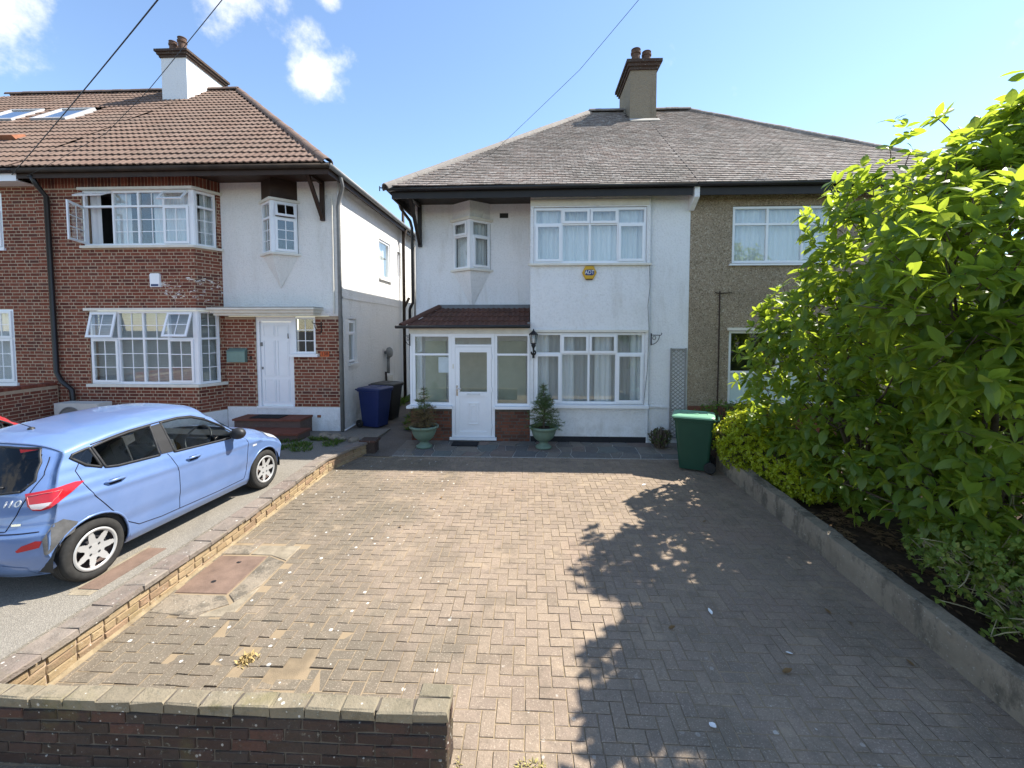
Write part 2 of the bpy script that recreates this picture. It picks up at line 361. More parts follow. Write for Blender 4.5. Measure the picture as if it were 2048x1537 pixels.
for (ya, xa, za), (yb, xb, zb) in zip(rows[:-1], rows[1:]):
    b.add([(-17, ya, za), (xa, ya, za), (xb, yb, zb), (-17, yb, zb)], [(0, 1, 2, 3)])
    b.add([(xa, ya, -.4), (xb, yb, -.4), (xb, yb, zb), (xa, ya, za)], [(0, 1, 2, 3)])
b.add([(-17, 2.2, -.4), (-3.87, 2.2, -.4), (-3.87, 2.2, .1), (-17, 2.2, .1)], [(0, 1, 2, 3)])
tag(b.build('tarmac_forecourt', M_TARMAC), 'grey tarmac forecourt under the blue hatchback', kind='structure')
b = MB(); b.add([(-4.6, 8.42, -.03), (-2.75, 8.42, -.03), (-2.6, 9.5, .01), (-2.6, 18, .02), (-4.6, 18, .02), (-4.6, 9.5, .01)], [(0, 1, 2, 5), (5, 2, 3, 4)])
M_PATH = tarmac_mat('side_path_concrete', (.10, .085, .07), (.17, .145, .12))
tag(b.build('side_path', M_PATH), 'dirty concrete passage between the two white side walls', kind='structure')
# flower bed
b = MB(); NX, NY = 26, 40
def bed(i, j):
    x = 3.58 + i / NX * 7.5; y = 1.8 + j / NY * 7.8
    return (x, y, gz(y) + .17 + .05 * noise.noise(Vector((x * 2, y * 2, 0))) + .015 * noise.noise(Vector((x * 9, y * 9, 3))))
b.add([bed(i, j) for j in range(NY + 1) for i in range(NX + 1)], [(j * (NX + 1) + i, j * (NX + 1) + i + 1, (j + 1) * (NX + 1) + i + 1, (j + 1) * (NX + 1) + i) for j in range(NY) for i in range(NX)])
b.add([bed(0, 0), bed(0, NY), (3.58, 9.6, -.3), (3.58, 1.8, -.5)], [(0, 1, 2, 3)])
tag(b.build('flower_bed', M_SOIL, smooth=True), 'dark bare soil of the bed behind the concrete kerb', kind='structure')

# ------------------------------------------------------------------ block paved driveway
b = MB()
def zb(y): return gz(y) - .005
for ya, yb in ((1.5, 2.4), (2.4, 8.43)): b.add([(-3.72, ya, zb(ya)), (3.44, ya, zb(ya)), (3.44, yb, zb(yb)), (-3.72, yb, zb(yb))], [(0, 1, 2, 3)])
DRIVE = tag(b.build('driveway', M_SAND), 'weathered block paved driveway in front of the white house', kind='structure')
SLOPE = Matrix.Rotation(math.atan(.034), 4, 'X')
items = []; U = .1025
def paver(x, y, vert, L=.2, W=.1):
    bad = math.exp(-(((x + 2.35) / .75) ** 2 + ((y - 3.35) / .45) ** 2)); k = 1 + 7 * bad
    wav = .003 * noise.noise(Vector((x * .9, y * .9, 5)))
    M = T(x, y, gz(y) - .025 + wav + rng.uniform(-.0016, .0016) * k + .002 * bad) @ SLOPE @ Matrix.Rotation(rng.gauss(0, RAD(.26)) * k, 4, 'X') @ Matrix.Rotation(rng.gauss(0, RAD(.26)) * k, 4, 'Y') @ rz((RAD(90) if vert else 0) + rng.gauss(0, RAD(.5 + .5 * bad))) @ RX
    items.append((M, L - .004 - rng.choice((0, 0, .002, .003)), .05, W - .004, .0025, shows((x, y, gz(y)), Vector((0, 0, 1)), L * W)))
x0, y0 = -3.62, 2.68
for i in range(-2, 72):
    for j in range(-2, 59):
        c = (i - j) % 4
        if c == 0: x, y, vt = x0 + (i + 1) * U, y0 + (j + .5) * U, False
        elif c == 3: x, y, vt = x0 + (i + .5) * U, y0 + (j + 1) * U, True
        else: continue
        hx, hy = (.1, .05) if not vt else (.05, .1)
        cut = False
        if x - hx < -3.66 or x + hx > 3.43 or y - hy < 2.70 or y + hy > 8.36: cut = True
        if -3.66 < x < -2.80 and 3.86 < y < 5.10: continue
        if abs(x + 2.32) < .06 and abs(y - 3.36) < .09: continue
        if cut:
            xa, xb = max(x - hx, -3.66), min(x + hx, 3.43); ya, yb = max(y - hy, 2.70), min(y + hy, 8.36)
            if xb - xa < .03 or yb - ya < .03: continue
            paver((xa + xb) / 2, (ya + yb) / 2, False, xb - xa, yb - ya)
        else: paver(x, y, vt)
for i in range(68):      # soldier courses at both ends
    x = -3.6 + i * .1035
    paver(x, 2.595, True, .205, .1)
    if x > -2.75: paver(x, 8.405, True, .085, .1)
for i in range(34):
    paver(-3.55 + i * .206, 2.435, False, .2, .1)
lay(DRIVE, 'paver', 'far_pavers', items, M_PAVER, jig=.0016)
# concrete surround of the inspection cover: broken slabs
sl = empty('inspection_cover', (-3.33, 4.5, gz(4.5)), 'rusty rectangular inspection cover in cracked concrete on the paved driveway', 'manhole cover')
def slab(name, poly, top, thick, mat, parent, jit=0):
    bb = MB(); n = len(poly); vs = [(x, y, gz(y) + top - thick) for x, y in poly] + [(x, y, gz(y) + top - .006) for x, y in poly]
    cx = sum(p[0] for p in poly) / n; cy = sum(p[1] for p in poly) / n
    ins = []
    for x, y in poly:
        d = math.hypot(cx - x, cy - y) or 1; ins.append((x + (cx - x) / d * .008, y + (cy - y) / d * .008, gz(y) + top + rng.uniform(-jit, jit)))
    vs += ins
    bb.add(vs, [tuple(2 * n + i for i in range(n))] + [(i, (i + 1) % n, n + (i + 1) % n, n + i) for i in range(n)] + [(n + i, n + (i + 1) % n, 2 * n + (i + 1) % n, 2 * n + i) for i in range(n)], rng.random())
    return bb.build(name, mat, parent)
slab('concrete_surround', [(-3.63, 3.87), (-3.2, 3.84), (-2.95, 4.02), (-3.07, 4.14), (-3.64, 4.14)], .006, .04, M_KERB, sl)
slab('concrete_surround', [(-3.16, 3.83), (-2.82, 3.85), (-2.81, 4.3), (-2.93, 4.02)], .002, .04, M_CEMP, sl)
slab('concrete_surround', [(-2.92, 4.05), (-2.82, 4.33), (-2.81, 4.75), (-3.06, 4.86), (-3.05, 4.16)], .005, .04, M_KERB, sl)
slab('concrete_surround', [(-2.81, 4.78), (-2.80, 5.09), (-3.3, 5.08), (-3.3, 4.89), (-3.05, 4.88)], .003, .04, M_CEMP, sl)
slab('concrete_surround', [(-3.32, 5.08), (-3.66, 5.07), (-3.66, 4.88), (-3.32, 4.89)], .006, .04, M_KERB, sl)
slab('cover_plate', [(-3.63, 4.17), (-3.08, 4.17), (-3.08, 4.85), (-3.63, 4.85)], .004, .03, M_COVER, sl)
for hx, hy in ((-3.36, 4.36), (-3.33, 4.72)):
    bb = MB(); bb.lathe([(.0, .0045), (.018, .0045), (.022, .0055), (.026, .0045)], 12, T(hx, hy, gz(hy))); bb.build('lifting_hole', M_METAL, sl)
# cover on the neighbour's tarmac
sl2 = empty('inspection_cover', (-4.08, 4.15, .1), 'long rusty inspection cover in the tarmac beside the low boundary wall', 'manhole cover')
bb = MB(); bb.box(-4.19, -3.99, 3.75, 4.5, .085, .106); bb.build('cover_plate', M_COVER, sl2)
bb = MB(); bb.box(-4.23, -4.20, 3.7, 4.55, .085, .103); bb.box(-4.2, -3.99, 3.66, 3.74, .085, .103); bb.build('cement_edge', M_CEMP, sl2)
# ------------------------------------------------------------------ crazy paving in front of the porch
b = MB(); b.add([(-2.8, 8.44, -.034), (3.44, 8.44, -.034), (3.44, 9.56, .0), (-2.8, 9.56, .0), (-2.8, 8.44, -.08), (3.44, 8.44, -.08)], [(0, 1, 2, 3), (4, 5, 1, 0)])
CRAZY = tag(b.build('crazy_paving', M_CEMENT), 'strip of grey crazy paving along the foot of the house', kind='structure')
nx, ny = 15, 3; gp = {}; ex = {}; ey = {}
for i in range(nx + 1):
    for j in range(ny + 1):
        gp[i, j] = (-2.76 + 6.18 * i / nx + (rng.uniform(-.13, .13) if 0 < i < nx else 0), 8.46 + 1.05 * j / ny + (rng.uniform(-.09, .09) if 0 < j < ny else 0))
def mid(p, q, a): return ((p[0] + q[0]) / 2 + rng.uniform(-a, a), (p[1] + q[1]) / 2 + rng.uniform(-a, a))
for i in range(nx):
    for j in range(ny + 1): ex[i, j] = mid(gp[i, j], gp[i + 1, j], .04 if 0 < j < ny else 0)
for i in range(nx + 1):
    for j in range(ny): ey[i, j] = mid(gp[i, j], gp[i, j + 1], .05 if 0 < i < nx else 0)
for i in range(nx):
    for j in range(ny):
        po = [gp[i, j], ex[i, j], gp[i + 1, j], ey[i + 1, j], gp[i + 1, j + 1], ex[i, j + 1], gp[i, j + 1], ey[i, j]]
        parts = [po]
        if rng.random() < .35: parts = [[po[0], po[1], po[5], po[6], po[7]], [po[1], po[2], po[3], po[4], po[5]]]
        for pp in parts:
            cx = sum(p[0] for p in pp) / len(pp); cy = sum(p[1] for p in pp) / len(pp)
            pp = [(p[0] + (cx - p[0]) * .05, p[1] + (cy - p[1]) * .06) for p in pp]
            slab('paving_stone', pp, .012 + rng.uniform(-.003, .004), .04, M_STONE, CRAZY, .001)
# ------------------------------------------------------------------ low walls
M_COPE2 = brick_mat('grey_coping_tile', [(.23, .195, .165), (.29, .245, .20), (.21, .165, .14)], dirt=(.12, .105, .085), damt=.6, lichen=.5)
fw = empty('front_brick_wall', (-2.2, 2.6, gz(2.6)), 'dark mossy low brick wall at the road edge, sunlit on top', 'wall')
b = MB(); b.box(-3.98, -.70, 2.5, 2.59, -.5, .197); b.box(-.70, -.512, 2.5, 2.70, -.5, .197); b.build('mortar_core', M_MORTARD, fw)
it = []
def put(it, x, y, z, a, L, D, H, ch=.006, j=.002):
    M = T(x, y, z) @ rz(a + rng.gauss(0, RAD(.5))) @ Matrix.Rotation(rng.gauss(0, RAD(.5)), 4, 'Y')
    M.translation += Vector((rng.uniform(-j, j), rng.uniform(-j, j) * 1.5, rng.uniform(-j, j) * .5)); it.append((M, L, D, H, ch, 1))
for k in range(8):
    z = .1675 - .075 * (k + 1); x = -.50; first = True
    while x > -3.95:
        L = .1025 if (first and k % 2) else .215
        put(it, x - L / 2, 2.545, z, 0, L, .1085, .066); first = False; x -= L + .01
    put(it, -.6075, 2.655, z, math.pi, .215, .1025, .066)
lay(fw, 'brick', 'bricks', it, M_FRONTB, jig=.004)
x = -.495; it = []; n = 0
while x > -3.95:
    L = .21 + rng.uniform(-.006, .006)
    it.append((T(x - L / 2, 2.543, .172 + rng.uniform(-.004, .002)) @ rz(rng.gauss(0, RAD(1))) @ Matrix.Rotation(rng.gauss(0, RAD(1)), 4, 'X') @ RX, L, .066, .112, .008, 1))
    if n == 0: it.append((T(x - L / 2, 2.657, .172) @ rz(rng.gauss(0, RAD(1))) @ RX, L, .066, .106, .008, 1))
    x -= L + .01; n += 1
lay(fw, 'coping_brick', 'coping_bricks', it, M_COPE, jig=.006)
# low wall between the two forecourts
lw = empty('boundary_wall', (-3.77, 5.4, gz(5.4)), 'long low yellow stock brick wall between the tarmac and the paved driveway', 'wall')
def ztop(y): return .08 + max(0, y - 5) * .05
path = [(-3.70, 2.72), (-3.68, 5.0), (-3.62, 7.55), (-3.28, 8.66)]
itb = []; itc = []; core = MB()
for (xa, ya), (xb, yb) in zip(path[:-1], path[1:]):
    d = Vector((xb - xa, yb - ya, 0)); Ln = d.length; d.normalize(); a = math.atan2(d.y, d.x); nrm = Vector((d.y, -d.x, 0))
    za, zc = ztop(ya), min(ztop(yb), .22); sl_ = math.atan2(zc - za, Ln); tilt = Matrix.Rotation(-sl_, 4, 'Y')
    P0 = Vector((xa, ya, 0)); q = Vector((-d.y, d.x, 0))
    A, Bq = Vector((xa, ya, za - .06)) - nrm * .012, Vector((xb, yb, zc - .06)) - nrm * .012
    core.hexa([A + Vector((0, 0, -.55)), Bq + Vector((0, 0, -.55)), Bq + q * .19 + Vector((0, 0, -.55)), A + q * .19 + Vector((0, 0, -.55)), A, Bq, Bq + q * .19, A + q * .19])
    for k in range(5):
        s = 0; first = True
        while s < Ln - .03:
            L = .215
            if first and k % 2: L = .1025
            if rng.random() < .15: L = .1025
            L = min(L, Ln - s); first = False
            z = za + (zc - za) * (s + L / 2) / Ln - .10 - .075 * k
            p = P0 + d * (s + L / 2) - nrm * .05
            if z > gz(p.y) - .05:
                M = T(p.x, p.y, z) @ rz(a + rng.gauss(0, RAD(.5))) @ tilt
                itb.append((M, L, .1025, .065, .007, shows((p.x, p.y, z), nrm, L * .065)))
            s += L + .01
    s = 0
    while s < Ln - .03:
        L = min(rng.uniform(.27, .31), Ln - s)
        z = za + (zc - za) * (s + L / 2) / Ln - .026; p = P0 + d * (s + L / 2) + q * .085
        M = T(p.x, p.y, z + rng.uniform(-.003, .003)) @ rz(a + rng.gauss(0, RAD(.5))) @ tilt @ RX
        itc.append((M, L - .006, .05, .225, .008, 1)); s += L
lay(lw, 'brick', 'bricks', itb, M_WALLB, jig=.004); lay(lw, 'coping_tile', 'coping_tiles', itc, M_COPE2, jig=.006); core.build('mortar_core', M_MORTAR, lw)
b = MB(); b.box(-3.42, -3.14, 8.56, 8.80, -.1, .20); b.box(-3.45, -3.11, 8.53, 8.83, .2, .245); b.build('end_pier', M_FRONTB, lw)
b = MB()   # mortar fillet along the foot
for i in range(120):
    q = []
    for y in (2.72 + i * .04, 2.72 + (i + 1) * .04):
        x = -3.70 + (.02 * (y - 2.72) / 2.28 if y < 5 else .02 + .06 * (y - 5) / 2.55); w = .03 + .025 * noise.noise(Vector((y * 5, 0, 0))) + .012 * noise.noise(Vector((y * 17, 4, 0)))
        q.append(((x, y, gz(y) + .008 + w * .3), (x + .008 + max(.004, w * .7), y, gz(y) - .004)))
    b.add([q[0][0], q[0][1], q[1][1], q[1][0]], [(0, 1, 2, 3)])
b.build('mortar_fillet', plain('sandy_mortar', (.30, .235, .145), .95, .1, var=.4, sc=10, bump=.8), lw)
# rendered kerb wall of the flower bed
kb = MB(); prof = [(3.425, -.1), (3.427, .14), (3.43, .285), (3.437, .30), (3.50, .305), (3.575, .305), (3.585, .29), (3.59, -.1)]; ns = 110; vs = []
for i in range(ns + 1):
    y = 2.0 + i / ns * 6.05
    for (x, z) in prof:
        nn = noise.noise(Vector((x * 6, y * 3, z * 6))); n2 = noise.noise(Vector((x * 20, y * 14, z * 20)))
        vs.append((x + .012 * nn + .004 * n2 - .02 * (y < 5), y, gz(y) + z + .008 * nn + .003 * n2 * (z > 0)))
m = len(prof)
kb.add(vs, [(i * m + k, i * m + k + 1, (i + 1) * m + k + 1, (i + 1) * m + k) for i in range(ns) for k in range(m - 1)] + [tuple(range(m)), tuple(ns * m + k for k in reversed(range(m)))])
tag(smooth_angle(kb.build('concrete_kerb_wall', M_KERB), 28), 'low weathered rendered wall holding back the leafy bed', 'wall')

# ------------------------------------------------------------------ builders for houses
ZV = Vector((0, 0, 1)); XV = Vector((1, 0, 0)); YV = Vector((0, 1, 0))
class Fr:   # a facade frame: u along the wall, d outwards, z up
    def __init__(s, O, U, N): s.O = Vector(O); s.U = Vector(U).normalized(); s.N = Vector(N).normalized()
    def P(s, u, d, z): return s.O + s.U * u + s.N * d + ZV * z
    def box(s, b, u0, u1, d0, d1, z0, z1, r=None, M=None):
        p = [s.P(u0, d1, z0), s.P(u1, d1, z0), s.P(u1, d0, z0), s.P(u0, d0, z0), s.P(u0, d1, z1), s.P(u1, d1, z1), s.P(u1, d0, z1), s.P(u0, d0, z1)]
        if M is not None: p = [M @ q for q in p]
        b.hexa(p, r)
def wall_panel(b, F, w, z0, z1, ops, th=.22, u_start=0):
    us = sorted(set([u_start, w] + [o[0] for o in ops] + [o[1] for o in ops])); zs = sorted(set([z0, z1] + [o[2] for o in ops] + [o[3] for o in ops]))
    us = [u for u in us if u_start <= u <= w]; zs = [z for z in zs if z0 <= z <= z1]
    def solid(i, j):
        if i < 0 or j < 0 or i >= len(us) - 1 or j >= len(zs) - 1: return False
        u, z = (us[i] + us[i + 1]) / 2, (zs[j] + zs[j + 1]) / 2
        return not any(o[0] < u < o[1] and o[2] < z < o[3] for o in ops)
    for i in range(len(us) - 1):
        for j in range(len(zs) - 1):
            if not solid(i, j): continue
            a, c, e, g = us[i], us[i + 1], zs[j], zs[j + 1]; P = F.P
            q = [P(a, 0, e), P(c, 0, e), P(c, 0, g), P(a, 0, g)]; k = [P(a, -th, e), P(c, -th, e), P(c, -th, g), P(a, -th, g)]
            fs = [(0, 1, 2, 3), (7, 6, 5, 4)]
            if not solid(i, j - 1): fs.append((1, 0, 4, 5))
            if not solid(i + 1, j): fs.append((2, 1, 5, 6))
            if not solid(i, j + 1): fs.append((3, 2, 6, 7))
            if not solid(i - 1, j): fs.append((0, 3, 7, 4))
            b.add(q + k, fs)
def bricks(items, F, w, z0, z1, ops, u0=0, course=.0745, sol=(), proud=.003, off=0):
    k = 0; z = z0
    while z + .065 <= z1 + .001:
        u = u0 - (.0 if (k + off) % 2 else .17); j = 0
        while u < w:
            L = .208 if j % 2 == 0 else .0975
            if rng.random() < .06: L = .208
            a, c = max(u, u0), min(u + L, w); j += 1; u += L + .0155
            segs = [(a, c)]
            for o in ops:
                if z + .065 > o[2] + .01 and z < o[3] - .01:
                    ns = []
                    for s0, s1 in segs:
                        if s1 <= o[0] or s0 >= o[1]: ns.append((s0, s1))
                        else:
                            if s0 < o[0]: ns.append((s0, o[0]))
                            if s1 > o[1]: ns.append((o[1], s1))
                    segs = ns
            for s0, s1 in segs:
                if s1 - s0 < .03: continue
                p = F.P((s0 + s1) / 2, proud - .03, z + .0325)
                M = Matrix((( F.U.x, -F.N.x, 0, p.x), (F.U.y, -F.N.y, 0, p.y), (0, 0, 1, p.z), (0, 0, 0, 1)))
                M = M @ Matrix.Translation((rng.uniform(-.002, .002), rng.uniform(-.002, .002), rng.uniform(-.0015, .0015)))
                items.append((M, round((s1 - s0) * 200) / 200, .06, .0605, .004, shows(p, F.N, (s1 - s0) * .065)))
        z += course; k += 1
def window(par, F, cols, rows, lights, dpos=-.05, fr=.05, dep=.065, curtain=None, room=.9, name='window', bars=None, room_mat=None, label=None, cm=None, glass=None):
    b = MB(); d1 = dpos; d0 = dpos - dep; m = .022
    u0, u1, z0, z1 = cols[0], cols[-1], rows[0], rows[-1]
    F.box(b, u0, u0 + fr, d0, d1, z0, z1); F.box(b, u1 - fr, u1, d0, d1, z0, z1)
    F.box(b, u0 + fr, u1 - fr, d0, d1, z0, z0 + fr); F.box(b, u0 + fr, u1 - fr, d0, d1, z1 - fr, z1)
    for u in cols[1:-1]: F.box(b, u - m, u + m, d0, d1 - .002, z0 + fr, z1 - fr)
    for z in rows[1:-1]:
        for i in range(len(cols) - 1):
            F.box(b, cols[i] + (fr if i == 0 else m), cols[i + 1] - (fr if i == len(cols) - 2 else m), d0, d1 - .002, z - m, z + m)
    wo = b.build(name, M_UPVC, par)
    if label: wo['label'] = label
    for i in range(len(cols) - 1):
        for j in range(len(rows) - 1):
            sp = lights.get((i, j), {})
            a = cols[i] + (fr if i == 0 else m); c = cols[i + 1] - (fr if i == len(cols) - 2 else m)
            e = rows[j] + (fr if j == 0 else m); g = rows[j + 1] - (fr if j == len(rows) - 2 else m)
            M = None
            if sp.get('open'):
                hinge, ang = sp['open']
                if hinge == 'top': piv = F.P(0, d1, g); ax = F.U; t = Matrix.Rotation(.1, 4, ax) @ Vector((0, 0, -1))
                else: piv = F.P(a if hinge == 'left' else c, d1, 0); ax = ZV; t = Matrix.Rotation(.1, 4, ax) @ (F.U if hinge == 'left' else -F.U)
                sg = 1 if t.dot(F.N) > 0 else -1
                M = Matrix.Translation(piv) @ Matrix.Rotation(sg * RAD(ang), 4, ax) @ Matrix.Translation(-piv)
            if sp.get('sash') or M is not None:
                s = MB(); o = .012; w = .05; q0, q1 = d1 + .003, d1 + .03
                F.box(s, a - o, a + w - o, q0, q1, e - o, g + o, M=M); F.box(s, c - w + o, c + o, q0, q1, e - o, g + o, M=M)
                F.box(s, a + w - o, c - w + o, q0, q1, e - o, e + w - o, M=M); F.box(s, a + w - o, c - w + o, q0, q1, g - w + o, g + o, M=M)
                s.build('sash', M_UPVC, wo); a += w - o; c -= w - o; e += w - o; g -= w - o; pd = d1 + .014
            else: pd = d0 + .03
            s = MB(); F.box(s, a, c, pd - .004, pd, e, g, M=M); s.build('pane', glass or sp.get('glass') or M_GLASS, wo)
            nb = sp.get('bars', bars and bars[j])
            if nb:
                s = MB(); bx, bz = nb
                for k in range(1, bx): x = a + (c - a) * k / bx; F.box(s, x - .009, x + .009, pd - .002, pd + .007, e, g, M=M)
                for k in range(1, bz):
                    z = e + (g - e) * k / bz
                    for q in range(bx): F.box(s, a + (c - a) * q / bx + (.009 if q else 0), a + (c - a) * (q + 1) / bx - (.009 if q < bx - 1 else 0), pd - .002, pd + .006, z - .009, z + .009, M=M)
                s.build('glazing_bars', M_UPVC, wo)
    if curtain:
        cm = cm or M_CURT
        if curtain == 'net': curtain = [(u0, u1)]
        if curtain == 'blind':
            s = MB(); z = z0 + .03
            while z < z1 - .03:
                p = [F.P(u0 + .03, d0 - .06, z), F.P(u1 - .03, d0 - .06, z), F.P(u1 - .03, d0 - .085, z + .032), F.P(u0 + .03, d0 - .085, z + .032)]; s.add(p, [(0, 1, 2, 3)]); z += .036
            s.build('blind', cm, wo)
        else:
            for ca, cb in curtain:
                s = MB(); n = max(10, int((cb - ca) / .022)); vs = []
                for k in range(n + 1):
                    u = ca + (cb - ca) * k / n; dd = d0 - .09 + .022 * math.sin(u * 55 + 2 * noise.noise(Vector((u * 5, z0, 0)))) + .012 * math.sin(u * 23)
                    vs += [F.P(u, dd, z0 + .01), F.P(u + .01 * noise.noise(Vector((u * 4, 1, z1))), dd * .9 - .008, z1)]
                s.add(vs, [(2 * k, 2 * k + 2, 2 * k + 3, 2 * k + 1) for k in range(n)]); s.build('curtain', cm, wo, smooth=True)
    if room:
        s = MB(); P = F.P; q = d0 - .16; r = q - room; e = .0
        f4 = [P(u0 - e, q, z0 - e), P(u1 + e, q, z0 - e), P(u1 + e, q, z1 + e), P(u0 - e, q, z1 + e)]; k4 = [P(u0 - e, r, z0 - e), P(u1 + e, r, z0 - e), P(u1 + e, r, z1 + e), P(u0 - e, r, z1 + e)]
        s.add(f4 + k4, [(4, 5, 6, 7), (0, 1, 5, 4), (1, 2, 6, 5), (2, 3, 7, 6), (3, 0, 4, 7)]); s.build('room_interior', room_mat or M_ROOM, wo)
    return wo
def lay_mesh(parent, name, stuff_name, items, vs, fs, mat, limit=300):
    items.sort(key=lambda t: -t[1]); b = MB(); b.add(vs, fs, 0.0); me = b.mesh(name); me.materials.append(mat)
    for M, k in items[:limit]: link(me, name, None, parent, mw=M)
    if len(items) > limit:
        b = MB()
        for M, k in items[limit:]: b.add([M @ Vector(v) for v in vs], fs, rng.random())
        tag(b.build(stuff_name, mat, parent), kind='stuff')
class Slope:    # pitched plane facing the road
    def __init__(s, ye, ze, yr, zr):
        s.ye, s.ze = ye, ze; d = Vector((0, yr - ye, zr - ze)); s.L = d.length; s.V = d.normalized(); s.N = Vector((0, -s.V.z, s.V.y))
    def P(s, x, v, n=0): return Vector((x, s.ye, s.ze)) + s.V * v + s.N * n
    def M(s, p, tilt=0, spin=0):
        B = Matrix(((1, -s.N.x, s.V.x, p.x), (0, -s.N.y, s.V.y, p.y), (0, -s.N.z, s.V.z, p.z), (0, 0, 0, 1)))
        return B @ Matrix.Rotation(spin, 4, 'Y') @ Matrix.Rotation(-tilt, 4, 'X')
def half_round(b, p, q, r, up, n=7, th=.02):
    p, q = Vector(p), Vector(q); d = (q - p).normalized(); a = d.cross(Vector(up)).normalized(); c = a.cross(d)
    vs = []
    for pt, rr in ((p, r * 1.0), (q, r)):
        for k in range(n):
            t = math.pi * (k / (n - 1)) ; vs.append(pt + a * math.cos(t) * rr + c * (math.sin(t) * rr))
        for k in range(n):
            t = math.pi * (k / (n - 1)); vs.append(pt + a * math.cos(t) * (rr - th) + c * (math.sin(t) * (rr - th)))
    fs = []
    m = 2 * n
    for k in range(n - 1): fs += [(k, k + 1, m + k + 1, m + k), (n + k + 1, n + k, m + n + k, m + n + k + 1), (k + 1, k, n + k, n + k + 1), (m + k, m + k + 1, m + n + k + 1, m + n + k)]
    b.add(vs, fs)
def ridge_run(par, name, p, q, r, mat, seg=.32, up=ZV):
    p, q = Vector(p), Vector(q); n = max(1, int((q - p).length / seg))
    for i in range(n):
        b = MB(); j = Vector((rng.uniform(-.004, .004), rng.uniform(-.004, .004), rng.uniform(-.004, .006)))
        half_round(b, p + (q - p) * (i / n) + j, p + (q - p) * ((i + 1) / n + .01 / n) + j, r, up, 11); b.build(name, mat, par)
def chimney(par, x0, x1, y0, y1, zb, zt, mat, pots, cap=.28):
    b = MB(); b.box(x0, x1, y0, y1, zb, zt); c = b.build('chimney', mat, par)
    b = MB(); n = 3
    for k in range(n): e = .04 + .045 * k; h = cap / n; b.box(x0 - e, x1 + e, y0 - e, y1 + e, zt + .001 + k * h, zt + (k + 1) * h)
    b.build('brick_cap', M_CAPB, c)
    b = MB(); zc = zt + cap
    b.hexa([(x0 - .02, y0 - .02, zc), (x1 + .02, y0 - .02, zc), (x1 + .02, y1 + .02, zc), (x0 - .02, y1 + .02, zc), (x0 + .12, y0 + .12, zc + .08), (x1 - .12, y0 + .12, zc + .08), (x1 - .12, y1 - .12, zc + .08), (x0 + .12, y1 - .12, zc + .08)]); b.build('flaunching', M_CEMENT, c)
    for px, py, h, r in pots:
        b = MB(); b.lathe([(r * .92, 0), (r * .9, h * .55), (r * .88, h * .66), (r * 1.08, h * .68), (r * 1.1, h * .8), (r * .9, h * .82), (r * .9, h * .95), (r * 1.02, h * .955), (r * 1.02, h), (r * .75, h), (r * .75, h * .5), (0, h * .5)], 16, T(px, py, zc + .03)); b.build('chimney_pot', M_POT, c)
    return c
M_POT = plain('weathered_pot', (.17, .105, .075), .85, .2, var=.4, sc=7)
M_CAPB = brick_mat('sooty_cap_brick', [(.085, .058, .045), (.115, .07, .052), (.075, .055, .045)], damt=.6, lichen=.5)

# ------------------------------------------------------------------ left brick and white house
H1 = empty('brick_house', (-7.9, 10.1, .05), 'red brick and white rendered house with brown roof behind the blue hatchback', 'house')
FB = Fr((-11.2, 9.55, 0), XV, -YV); WB = 3.66
CA, CB = Vector((-7.54, 9.55, 0)), Vector((-7.28, 10.10, 0)); cu = (CB - CA); CL = cu.length; cu.normalize()
FC = Fr(CA, cu, (cu.y, -cu.x, 0)); FD = Fr((-7.28, 10.10, 0), XV, -YV); FS = Fr((-4.51, 10.10, 0), YV, XV)
ZE = 5.98
opF = [(1.11, 3.661, 1.20, 2.92), (1.08, 3.661, 4.34, 5.63)]; opC = [(-.001, CL - .10, 1.20, 2.92), (-.001, CL - .10, 4.34, 5.63)]
opD = [(.74, 1.66, .60, 2.78), (1.659, 2.20, 1.86, 2.78)]
b = MB(); wall_panel(b, FB, WB, 0, ZE, opF); wall_panel(b, FC, CL, 0, ZE, opC); wall_panel(b, FD, 2.77, 0, 2.79, opD)
W1 = b.build('brick_wall', M_MORTAR, H1)
it = []; bricks(it, FB, WB, .57, 5.665, opF); bricks(it, FC, CL, .57, 5.665, opC, off=1); bricks(it, FD, 2.77, .64, 2.76, opD)
for u in [k * .078 for k in range(47)]:      # soldier course under the eaves
    p = FB.P(u + .035, -.024, 5.76); it.append((Matrix(((1, 0, 0, p.x), (0, 1, 0, p.y), (0, 0, 1, p.z + .02), (0, 0, 0, 1))), .066, .06, .25, .004, shows(p, -YV, .014)))
for u in [k * .078 for k in range(8)]:
    q = FC.P(u + .035, -.024, 5.78); it.append((Matrix(((FC.U.x, -FC.N.x, 0, q.x), (FC.U.y, -FC.N.y, 0, q.y), (0, 0, 1, q.z), (0, 0, 0, 1))), .066, .06, .25, .004, shows(q, FC.N, .014)))
lay(W1, 'brick', 'bricks', it, M_BRICK)
b = MB(); FB.box(b, 0, WB + .01, -.1, .02, -.1, .555); FC.box(b, 0, CL - .015, -.1, .02, -.1, .555); FD.box(b, .02, .74, -.1, .02, -.1, .625); FD.box(b, 1.66, 2.772, -.1, .02, -.1, .625); FD.box(b, .741, 1.659, -.12, .012, -.1, .588)
b.build('plinth', M_PLINTHW, H1)
b = MB(); FD2 = Fr((-7.28, 10.08, 0), XV, -YV); wall_panel(b, FD2, 2.79, 2.80, ZE, [(.99, 1.85, 4.22, 5.45)], .24); b.build('rendered_wall', M_WHITE2, H1)
opS = [(.54, 1.04, 1.62, 2.74), (2.83, 3.86, 4.02, 5.18), (4.6, 5.0, 4.2, 5.1)]
b = MB(); wall_panel(b, FS, 7.0, 0, ZE, opS, .24, .002); b.build('side_wall', M_WHITE2, H1)
b = MB(); FS.box(b, .12, 7.0, .001, .02, 3.22, 3.27); b.build('string_course', M_WHITE2, H1)
